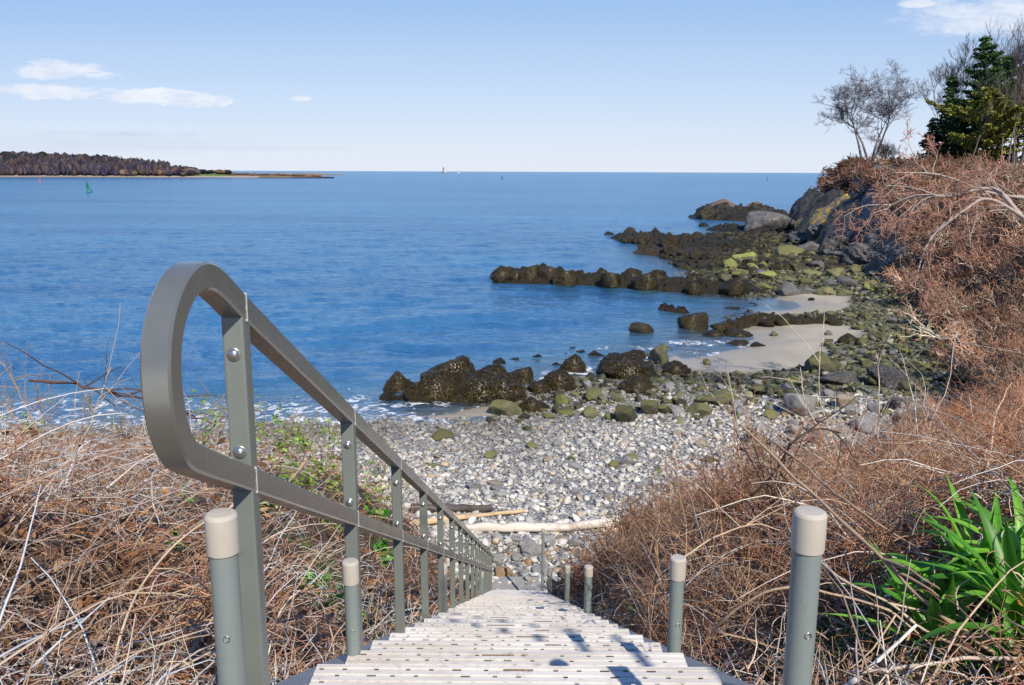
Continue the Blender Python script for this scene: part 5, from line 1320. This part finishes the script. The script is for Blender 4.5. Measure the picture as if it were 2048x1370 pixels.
x, y = bank_spots(330, 62, 60, 128, 2.2, 12); thicket('clifftop_brush', 'brown and purple brush along the top of the headland', x, y, r.uniform(.8, 1.5, len(x)), 910, tintf=pinktint, lv=4, kids=3, protos=5)
x, y = bank_spots(60, 63, 12, 26, 1.5, 9, lambda x, y, d, px, py: px > 1880); thicket('near_thicket', 'red twigged thicket along the right edge above the brambles', x, y, r.uniform(.6, 1.1, len(x)), 920, lv=4, kids=4)
x, y = bank_spots(26, 64, 30, 62, -1.6, .4); thicket('hanging_twigs', 'pale twigs hanging out over the stones from the thicket', x, y, r.uniform(1.0, 1.6, len(x)), 930, lv=4, kids=3, up=.35, tintf=lambda x, y: np.array([[1.25, 1.2, 1.15]]), zoff=.9)

# ---- the big pale fallen limb
def limb(name, label, trunk, dists, r0, r1, kids, seed, col=(.46, .38, .32), L=2.4, droop=.10, cat='tree'):
    w = [Pd(px, py, d) for (px, py), d in zip(trunk, dists)]; w = [2 * w[0] - w[1]] + w + [2 * w[-1] - w[-2]]
    p = np.array(catmull([tuple(q) for q in w], 7)); n = len(p); r = np.random.default_rng(seed)
    b0 = p[0].copy(); e = empty(name, tuple(b0)); tag(e, label, cat)
    obj_tubes('trunk', [tubes(p[None], np.linspace(r0, r1, n)[None] * (1 + .2 * r.random((1, n))), np.array([col]), 10)], M_BARK, e, b0)
    ii = r.integers(n // 6, n, kids); dd = np.gradient(p, axis=0)[ii]; dd /= np.linalg.norm(dd, axis=1, keepdims=True)
    cur = grow(p[ii], dd * .8 + r.normal(0, .6, (kids, 3)), r.uniform(.5, 1.1, kids) * L, 7, droop, .22, r); pk = [tubes(cur, np.tile(np.linspace(r1 * .9, r1 * .4, 7), (kids, 1)), np.tile(np.array(col) * 1.1, (kids, 1)), 5)]
    for l in range(1, 4):
        m_ = len(cur); nx_ = []
        for q in range(4):
            j = r.integers(2, 7, m_); s0 = cur[np.arange(m_), j]; d = s0 - cur[np.arange(m_), j - 1]; d /= np.linalg.norm(d, axis=1, keepdims=True)
            nx_.append(grow(s0, d + r.normal(0, .6, (m_, 3)), L * .5 ** l * r.uniform(.5, 1.2, m_), 7, droop * .6, .22, r))
        cur = np.concatenate(nx_); cc = [np.array((.42, .32, .27)), np.array((.46, .27, .20)), np.array((.50, .25, .18))][l - 1]
        pk.append(tubes(cur, np.tile(np.linspace(1, .5, 7) * max(r1 * .45 * .5 ** (l - 1), dists[0] * .00042), (len(cur), 1)), np.tile(cc, (len(cur), 1)) * r.uniform(.75, 1.25, (len(cur), 1)), 3))
    obj_tubes('branches', pk, M_STEM, e, b0); return e
limb('leaning_tree', 'thick pale bare limb reaching left out of the thicket at the right edge', [(2110, 520), (2040, 430), (1985, 378), (1900, 392), (1830, 392), (1780, 412)], [25, 25, 25.5, 26, 26.5, 27], .075, .022, 12, 71, L=1.5)
limb('leaning_tree', 'pale forked limb lower down, hanging towards the stones', [(2100, 470), (1985, 400), (1930, 420), (1860, 480), (1830, 560)], [24, 25, 25, 25, 25], .05, .018, 10, 72, droop=.2, L=1.5)
limb('leaning_tree', 'slender upper limb with reddish twigs on the skyline', [(2080, 400), (1980, 385), (1880, 350), (1790, 345)], [27, 27.5, 28, 28.5], .05, .018, 9, 73, droop=.02, L=1.5)

# ---- bare and evergreen trees on the headland
def bare_tree(px, py, hpx, label, seed, dist, stems=3, wpx=150, lv=5, col=(.085, .075, .08), kids=4, up=1.0, name='bare_tree', thin=1.0, grp=None):
    r = np.random.default_rng(seed); b0 = Pd(px, py, dist); top_ = Pd(px, py - hpx, dist)[2]; b0[2] = min(b0[2], gz(b0[0], b0[1]) + .2); Hh = top_ - b0[2]; Wd = wpx * dist / F
    e = empty(name, tuple(b0)); tag(e, label, 'tree', grp)
    az = r.uniform(0, 6.28, stems); lean = Wd / Hh * .35
    cur = grow(np.zeros((stems, 3)) + r.normal(0, .35 * (stems > 1), (stems, 3)) * [1, 1, 0], np.stack([np.cos(az) * lean, np.sin(az) * lean, np.ones(stems)], -1), np.full(stems, Hh * .66), 9, -.02, .07, r)
    obj_tubes('trunk', [tubes(cur, np.tile(np.linspace(Hh * .018, Hh * .005, 9), (stems, 1)) * thin, np.tile(np.array(col) * 1.6, (stems, 1)), 7)], M_BARK, e)
    pk = []; K = 9
    for l in range(1, lv):
        m_ = len(cur); nx_ = []
        for q in range(kids + (3 if l == 1 else 0)):
            j = r.integers(5 if l == 1 else 2, K, m_); s0 = cur[np.arange(m_), j]; d = s0 - cur[np.arange(m_), j - 1]; d /= np.linalg.norm(d, axis=1, keepdims=True)
            side = r.normal(0, .75, (m_, 3)); side[:, 2] *= .5
            nx_.append(grow(s0, d * .6 + side * (Wd / Hh) * 1.1 + [0, 0, .38 * up], Hh * .30 * .60 ** (l - 1) * r.uniform(.6, 1.2, m_), 6, 0.0, .14, r))
        cur = np.concatenate(nx_); K = 6
        pk.append(tubes(cur, np.tile(np.linspace(1, .5, 6) * max(Hh * .005 * .55 ** (l - 1), dist * .00013), (len(cur), 1)) * thin, np.tile(np.array(col), (len(cur), 1)) * r.uniform(.7, 1.4, (len(cur), 1)), 3))
    obj_tubes('crown', pk, M_STEM, e); return e
def conifer(px, py, hpx, wpx, label, seed, dist, dark=(.035, .09, .035), light=(.09, .18, .05), open_=0.0, u0=.08, name='spruce_tree', clump=.30, tiers=26):
    r = np.random.default_rng(seed); b0 = Pd(px, py, dist); top_ = Pd(px, py - hpx, dist)[2]; b0[2] = min(b0[2], gz(b0[0], b0[1]) + .2); Hh = top_ - b0[2]; Rm = wpx * dist / F / 2
    e = empty(name, tuple(b0)); tag(e, label, 'tree')
    K = 12; sway = np.cumsum(r.normal(0, .05, (K, 2)), 0); tr = np.stack([sway[:, 0], sway[:, 1], np.linspace(0, Hh, K)], -1)
    obj_tubes('trunk', [tubes(tr[None], np.linspace(Hh * .016, .03, K)[None], np.array([(.10, .075, .06)]), 8)], M_BARK, e)
    cs, ss, br = [], [], []
    for k in range(tiers):
        u = u0 + (1 - u0) * (k + r.uniform(-.3, .3)) / tiers; u = min(u, .985)
        rad = Rm * (1 - u) ** .75 * (.55 + .75 * r.random()) if not open_ else Rm * (math.sin(math.pi * min(1, (u * .9 + .12))) ** .8) * (.6 + .6 * r.random())
        nb = 6 if not open_ else 5
        for q in range(nb):
            if r.random() < .10 + open_ * .35: continue
            a = r.uniform(0, 6.28); ll = rad * r.uniform(.7, 1.2); c0 = np.array([np.interp(u, np.linspace(0, 1, K), tr[:, 0]), np.interp(u, np.linspace(0, 1, K), tr[:, 1]), u * Hh])
            dz = r.uniform(-.25, .15) if not open_ else r.uniform(-.05, .4)
            tip = c0 + np.array([math.cos(a) * ll, math.sin(a) * ll, dz * ll + .12 * ll]); mid = (c0 + tip) / 2 + [0, 0, -.06 * ll]
            br.append([c0, mid, tip]); m_ = int(22 + ll * 30)
            w = r.random(m_) ** (.7 if not open_ else .4); pp = c0[None] * (1 - w[:, None]) + tip[None] * w[:, None] + r.normal(0, 1, (m_, 3)) * (clump * (.30 + .38 * (1 - w)))[:, None] * np.array([1, 1, .55]) - np.array([0, 0, .12])
            cs.append(pp)
    pts = np.concatenate(cs); n = len(pts); br = np.array(br)
    pk = tubes(br, np.tile(np.array([.05, .035, .015]), (len(br), 1)), np.tile(np.array([(.09, .07, .055)]), (len(br), 1)), 3)
    V_, Q_, C_ = leaves(0, 0, 0, seed + 1, (clump * .26, clump * .66), [dark, light, tuple((np.array(dark) + light) / 2)], 0, pts)
    c2 = C_.copy()
    me = mesh_np('crown', V_, Q_, cols=c2); link('crown', me, e, M_NEEDLE)
    obj_tubes('branches', [pk], M_STEM, e); return e
bare_tree(1738, 328, 172, 'round crowned bare tree standing alone at the headland edge', 81, 118, 4, 185, 6, (.17, .16, .18))
bare_tree(1868, 320, 190, 'bare tree just left of the dark evergreens', 82, 112, 2, 80, 6, thin=.8)
bare_tree(1990, 300, 215, 'bare tree behind the evergreens with its twigs above them', 83, 125, 2, 70, 5, thin=.8)
bare_tree(2045, 300, 210, 'bare tree cut by the right edge', 84, 100, 2, 90, 6, thin=.8)
for i, (px, top) in enumerate([(2004, 150), (2018, 130), (2030, 170), (1942, 200), (2060, 120)]):
    bare_tree(px, 318, 318 - top, ['thin bare trunk right of the yellow pine', 'thin tall bare trunk second right of the yellow pine', 'slim bare trunk near the right edge', 'slim bare trunk in front of the evergreens', 'slim bare trunk past the right edge'][i], 90 + i, 96, 1, 26, 4, (.13, .11, .10), 4, thin=.6, grp='thin bare trunks by the evergreens')
bare_tree(1775, 322, 36, 'low bare bush right of the lone bare tree', 101, 112, 4, 50, 5)
conifer(1952, 322, 252, 175, 'tallest dark spruce with a ragged pointed top', 111, 108, clump=.42, tiers=30)
conifer(1896, 322, 175, 100, 'dark spruce left of the tallest one', 112, 110, clump=.36, tiers=24)
conifer(1856, 325, 90, 66, 'small black green spruce at the left foot of the evergreens', 113, 108, dark=(.015, .035, .02), light=(.03, .06, .03), clump=.28, tiers=18)
conifer(1994, 322, 214, 150, 'full green pine right of the tallest spruce', 114, 112, dark=(.04, .12, .02), light=(.09, .20, .035), open_=.15, u0=.35, name='pine_tree', clump=.5, tiers=22)
conifer(1962, 330, 160, 160, 'yellow green pine in front of the dark evergreens', 115, 100, dark=(.14, .16, .03), light=(.34, .34, .07), open_=.25, u0=.1, name='pine_tree', clump=.42, tiers=20)
conifer(2030, 325, 185, 120, 'olive pine at the right edge', 116, 104, dark=(.07, .09, .02), light=(.13, .14, .03), open_=.35, u0=.3, name='pine_tree', clump=.42, tiers=18)
conifer(1920, 325, 130, 80, 'mid green spruce filling the gap between the dark spruces', 117, 104, dark=(.02, .06, .02), light=(.04, .10, .03), clump=.36, tiers=20)

r = np.random.default_rng(119); b0 = Pd(1700, 332, 104); b0[2] = min(b0[2], gz(b0[0], b0[1])); e = empty('evergreen_bush', tuple(b0)); tag(e, 'low dark evergreen bush at the foot of the lone bare tree', 'bush')
pts = r.normal(0, 1, (900, 3)); pts /= np.linalg.norm(pts, axis=1, keepdims=True); pts = np.abs(pts * [1, 1, 1]) * np.sign(pts * [1, 1, 0] + [0, 0, 1]) * [1.5, 1.2, 1.0] * (r.random((900, 1)) ** .4) + r.normal(0, .1, (900, 3))
V_, Q_, C_ = leaves(0, 0, 0, 120, (.12, .28), [(.03, .07, .02), (.07, .12, .03)], 0, pts); link('foliage', mesh_np('foliage', V_, Q_, cols=C_), e, M_NEEDLE)
# ---------------------------------------------------------------- far shore
def Phor(px): return 342.9 - (1024 - px) * math.tan(ROLL)
NI, NJ = 260, 24
pxs = np.linspace(-700, 668, NI); jj = np.linspace(0, 1, NJ)
dshore = np.interp(pxs, [-700, 0, 400, 668], [900, 960, 980, 1010])
topz = np.interp(pxs, [-700, 0, 120, 240, 340, 400, 470, 600, 668], [20, 17, 16, 12, 7.5, 5.0, 3.6, 2.4, .6])
gx_ = np.zeros((NI, NJ)); gy_ = gx_.copy(); gz_ = gx_.copy()
for i, (a, d, tz) in enumerate(zip(pxs, dshore, topz)):
    dr = raydir(a, 345); dr = dr / dr[1]
    for j, u in enumerate(jj):
        D_ = d + u * 160; gx_[i, j] = dr[0] * D_; gy_[i, j] = D_
        prof = np.interp(u, [0, .015, .03, .05, .09, .45, 1], [-.5, .6, 1.3, 2.2, 2.6, tz, tz * .9]) if tz > 2.6 else np.interp(u, [0, .02, .1, .5, 1], [-.5, .5 * min(1, tz), min(tz, 1.6), tz, tz * .8])
        gz_[i, j] = prof
gz_ += (fbm(np.stack([gx_ * .05, gy_ * .05, gx_ * 0], -1), 3, 3) - .5) * .7 * np.minimum(gz_ / 2, 1).clip(0)
idx = np.arange(NI * NJ).reshape(NI, NJ); q = np.stack([idx[:-1, :-1], idx[1:, :-1], idx[1:, 1:], idx[:-1, 1:]], -1).reshape(-1, 4)
u2 = np.repeat(jj[None], NI, 0); p2 = np.repeat(pxs[:, None], NJ, 1); nn_ = vn(np.stack([gx_ * .03, gy_ * .03, gx_ * 0], -1), 4)
C_ = np.zeros((NI, NJ, 3)); C_[:] = (.16, .12, .09)
C_[(p2 > 385) & (p2 < 470) & (nn_ > .25) & (u2 > .08)] = (.17, .22, .06); C_[(p2 >= 470)] = (.24, .17, .12)
C_[(gz_ < 2.4) & (p2 < 520)] = (.42, .37, .34); C_[(gz_ < 1.25)] = (.025, .024, .035)
me = mesh_np('far_shore_land', np.stack([gx_, gy_, gz_], -1).reshape(-1, 3), q, cols=C_.reshape(-1, 3), smooth=True); o = link('far_shore_land', me, mat=vcol_mat('far land', .9, .1, .3, .05)); tag(o, kind='structure')
# low spit farther out
mbv = []; pxs2 = np.linspace(470, 690, 70); NJ2 = 6
sp = np.zeros((70, NJ2, 3)); 
for i, a in enumerate(pxs2):
    dr = raydir(a, 343); dr /= dr[1]; hz = (1.6 + 3.2 * vn(np.array([[i * .22, 0, 0]]))[0]) * min(1, (690 - a) / 60)
    for j, (uu, zz) in enumerate(zip([0, .03, .1, .4, .8, 1], [-.5, .9, 1.6, 1, 1, -.5])):
        D_ = 1750 + uu * 200; sp[i, j] = (dr[0] * D_, D_, zz * (hz if j > 2 else 1))
idx = np.arange(70 * NJ2).reshape(70, NJ2); q = np.stack([idx[:-1, :-1], idx[1:, :-1], idx[1:, 1:], idx[:-1, 1:]], -1).reshape(-1, 4)
C_ = np.zeros((70, NJ2, 3)); C_[:] = (.30, .24, .20); C_[:, :1] = (.08, .07, .07)
me = mesh_np('far_spit_land', sp.reshape(-1, 3), q, cols=C_.reshape(-1, 3), smooth=True); o = link('far_spit_land', me, mat=bpy.data.materials['far land']); tag(o, kind='structure')
# woods on it: crowns too many and too far to count
r = np.random.default_rng(91); V_, T_, C_, off = [], [], [], 0
sphere_v, sphere_f = ico(2)
def add_crowns(n, pa, pb, jr, sz, ht, pal, cone=False, seed=0):
    global off
    for k in range(n):
        a = r.uniform(pa, pb); u = r.uniform(*jr); i = np.interp(a, pxs, np.arange(NI)); i0 = int(i); j0 = int(u * (NJ - 1))
        x0, y0, z0 = gx_[i0, j0], gy_[i0, j0], gz_[i0, j0]
        s = r.uniform(*sz); h = r.uniform(*ht); 
        v = sphere_v * (1 + .35 * (r.random((len(sphere_v), 1)) - .5))
        if cone: v = v * [s, s, h / 2]; v[:, :2] *= np.clip(1.15 - (v[:, 2:3] / h + .5), .03, 1.1); v[:, 2] += h / 2
        else: v = v * [s, s, h * .42]; v[:, 2] += h * .55
        v = v + [x0 + r.uniform(-2, 2), y0, z0 - .5]
        c = np.array(pal[r.integers(0, len(pal))]) * r.uniform(.7, 1.3)
        V_.append(v); T_.append(sphere_f + off); C_.append(np.tile(c, (len(v), 1)) * r.uniform(.75, 1.25, (len(v), 1))); off += len(v)
PURP = [(.042, .038, .060), (.062, .050, .066), (.085, .062, .060), (.036, .034, .056), (.054, .048, .064), (.075, .055, .05)]; DK = [(.018, .028, .03), (.025, .035, .03), (.02, .022, .035)]
BR = [(.16, .10, .07), (.13, .09, .07), (.18, .12, .08)]
add_crowns(4200, -650, 340, (.07, .60), (1.2, 3.2), (5, 14), PURP); add_crowns(230, -650, 300, (.42, .62), (2.2, 5), (8, 15), DK, True); add_crowns(260, -650, 240, (.42, .6), (3.5, 6), (11, 15), DK + PURP)
add_crowns(220, 200, 395, (.08, .5), (3, 5), (6, 9), BR + PURP); add_crowns(16, 300, 380, (.3, .5), (1.8, 2.8), (8, 11), DK, True); add_crowns(24, 395, 460, (.4, .6), (3, 5), (4.5, 6.5), BR + DK); add_crowns(70, 440, 640, (.3, .6), (3, 7), (1.6, 3.2), BR)
me = mesh_np('far_wood', np.concatenate(V_), tris=np.concatenate(T_), cols=np.concatenate(C_)); o = link('far_wood', me, mat=vcol_mat('far crowns', .95, .05, .3, .4)); tag(o, 'purple brown leafless wood with dark conifers covering the far shore', 'wood', kind='stuff')
# pale birch trunks on its front edge
for i, a in enumerate([148, 166, 172, 188, 196, 205, 262, 210]):
    i0 = int(np.interp(a, pxs, np.arange(NI))); x0, y0, z0 = gx_[i0, 2], gy_[i0, 2], gz_[i0, 2]
    rr2 = np.random.default_rng(40 + i); p = grow(np.array([[0, 0, 0.]]), np.array([[rr2.normal(0, .15), 0, 1.]]), np.array([rr2.uniform(8, 11)]), 6, 0, .1, rr2)
    tws = grow(p[0, 2:6].repeat(3, 0), rr2.normal(0, .6, (12, 3)) + [0, 0, .8], rr2.uniform(2, 4, 12), 4, 0, .1, rr2)
    e = empty('pale_birch', (x0, y0, z0)); tag(e, 'slender pale birch at the front of the far wood', 'tree', 'pale birches on the far shore')
    obj_tubes('trunk', [tubes(p, np.linspace(.45, .2, 6)[None], np.array([(.42, .38, .38)]), 5)], M_BARK, e); obj_tubes('crown', [tubes(tws, np.full((12, 4), .18), np.tile([(.3, .26, .27)], (12, 1)), 3)], M_STEM, e)

# ---- buoys, lighthouse, boat
def m_flat(name, col, rough=.5):
    m, t, b = mat(name); n = NOISE(t, objco(t), 4.0, 4, .6).outputs[0]
    t.links.new(MIX(t, n, tuple(x * .7 for x in col), tuple(min(1, x * 1.2) for x in col)), b.inputs['Base Color']); b.inputs['Roughness'].default_value = rough; return m
M_GREENB = m_flat('green buoy paint', (.02, .20, .16)); M_REDB = m_flat('orange buoy paint', (.55, .16, .05)); M_DARKB = m_flat('dark buoy paint', (.03, .035, .04)); M_GRAN = m_flat('granite', (.30, .28, .26), .8); M_WHITE = m_flat('white hull', (.75, .76, .78))
M_GLASS = m_flat('lantern glass', (.10, .12, .14), .15)
def buoy(px, py, hh, mt, label, lean=0.0, cat='buoy'):
    x, y = P(px, py, 0); e = empty('buoy', (x, y, 0)); e.rotation_euler = (0, lean, 0); tag(e, label, cat)
    s = hh / 5.0
    mb = MB(); mb.lathe([(1.15 * s, -.5 * s), (1.3 * s, .1 * s), (1.25 * s, .7 * s), (.7 * s, 1.0 * s)], 20); mb.build('hull', mt, e, smooth=True)
    mb = MB()
    for k in range(4):
        a = math.pi / 4 + k * math.pi / 2
        n0 = len(mb.v); r0_, r1_ = .75 * s, .42 * s
        for (rr2, z) in ((r0_, .9 * s), (r1_, 3.9 * s)):
            for dx, dy in ((-.07, -.07), (.07, -.07), (.07, .07), (-.07, .07)): mb.v.append((rr2 * math.cos(a) + dx * s, rr2 * math.sin(a) + dy * s, z))
        mb.f += [(n0, n0 + 1, n0 + 5, n0 + 4), (n0 + 1, n0 + 2, n0 + 6, n0 + 5), (n0 + 2, n0 + 3, n0 + 7, n0 + 6), (n0 + 3, n0, n0 + 4, n0 + 7)]
    mb.box(-.55 * s, .55 * s, -.06 * s, .06 * s, 1.9 * s, 3.6 * s); mb.box(-.05 * s, .05 * s, -.55 * s, .55 * s, 1.9 * s, 3.6 * s)
    mb.lathe([(.5 * s, 3.85 * s), (.5 * s, 4.05 * s)], 12); mb.build('tower', mt, e)
    mb = MB(); mb.lathe([(.2 * s, 4.06 * s), (.24 * s, 4.5 * s), (.2 * s, 4.8 * s), (.05 * s, 5.0 * s)], 12); mb.build('lamp', mt, e, smooth=True)
buoy(179, 384.5, 4.6, M_GREENB, 'green channel buoy tilted in the water, nearest and largest buoy', -.22)
buoy(80, 364, 3.2, M_REDB, 'small orange buoy just off the wooded far shore', .05)
buoy(1004.5, 358.2, 4.4, M_DARKB, 'tiny dark buoy on the open sea right of the lighthouse', -.12)
buoy(1535, 361, 4.0, M_GREENB, 'tiny green buoy far out near the headland', .0)
x, y = P(887, 346.3, 0); e = empty('lighthouse', (x, y, 1.5)); tag(e, 'grey stone lighthouse standing on its ledge on the horizon', 'lighthouse')
D_ = y; s = 1.0
mb = MB(); mb.lathe([(5.2, 0), (4.6, 6), (4.0, 14), (3.6, 19), (3.5, 20)], 24); mb.build('tower', M_GRAN, e, smooth=True)
mb = MB(); mb.lathe([(4.6, 20), (4.8, 20.4), (4.8, 21)], 24); mb.build('gallery', M_DARKB, e)
mb = MB(); mb.lathe([(2.2, 21), (2.2, 24.2)], 12); mb.build('lantern', M_GLASS, e)
mb = MB(); mb.lathe([(2.7, 24.2), (1.6, 25.6), (.2, 26.8), (.15, 28)], 12); mb.build('roof', M_DARKB, e)
mb = MB(); mb.box(6, 11, -3, 3, -1, 4); mb.add([(6, -3, 4.02), (11, -3, 4.02), (11, 3, 4.02), (6, 3, 4.02), (6, 0, 6), (11, 0, 6)], [(0, 1, 5, 4), (3, 4, 5, 2), (0, 4, 3), (1, 2, 5)]); mb.build('house', M_WHITE, e)
v, f = rock_shape(77, sub=4, planes=14, rough=.25, cut=.6, fine=.05); me = mesh_np('rock_ledge', v, tris=f, smooth=False); o = link('rock_ledge', me, mat=M_SLATE); o.location = (x, y, -.3); o.scale = (19, 11, 4.6); o.color = (1, 1, 1, 1); tag(o, 'low rock ledge under the distant lighthouse', 'rock ledge')
x, y = P(917, 346.5, 0); e = empty('motor_boat', (x, y, 0)); e.rotation_euler = (0, 0, .3); tag(e, 'tiny white boat on the horizon right of the lighthouse', 'boat')
mb = MB(); sec = [(-7, .2, .9), (-6.5, 1.9, 1.4), (0, 2.2, 1.6), (4.5, 1.5, 1.9), (7.5, .1, 2.3)]
for (xx, w, zt) in sec: mb.v += [(xx, -w * .6, -.4), (xx, -w, zt), (xx, w, zt), (xx, w * .6, -.4)]
for i in range(4):
    for j in range(4): mb.f.append((i * 4 + j, i * 4 + (j + 1) % 4, (i + 1) * 4 + (j + 1) % 4, (i + 1) * 4 + j))
mb.f += [(0, 1, 2, 3), (16, 19, 18, 17)]; mb.build('hull', M_WHITE, e)
mb = MB(); mb.box(-2.5, 2.2, -1.3, 1.3, 1.5, 3.7); mb.build('cabin', M_WHITE, e, bevel=.2)

# two unseen saplings added behind the viewer to cast shadows on the treads
for i, (x, y) in enumerate([(1.27, -.35), (1.75, -.45)]):
    rs_ = np.random.default_rng(150 + i); e = empty('sapling', (x, y, gz(x, y))); tag(e, ['slim bare sapling beside the upper landing, nearer the steps', 'slim bare sapling beside the upper landing, farther from the steps'][i], 'tree')
    p = grow(np.zeros((1, 3)), np.array([[.02, 0, 1.0]]), np.array([3.6]), 12, 0, .015, rs_)
    obj_tubes('trunk', [tubes(p, np.linspace(.021, .013, 12)[None], np.array([(.20, .16, .13)]), 8)], M_BARK, e)
    tws = grow(p[0, 8:12].repeat(3, 0), rs_.normal(0, .5, (12, 3)) + [0, 0, .9], rs_.uniform(.3, .6, 12), 5, 0, .1, rs_)
    obj_tubes('crown', [tubes(tws, np.full((12, 5), .004), np.tile([(.20, .15, .12)], (12, 1)), 3)], M_STEM, e)
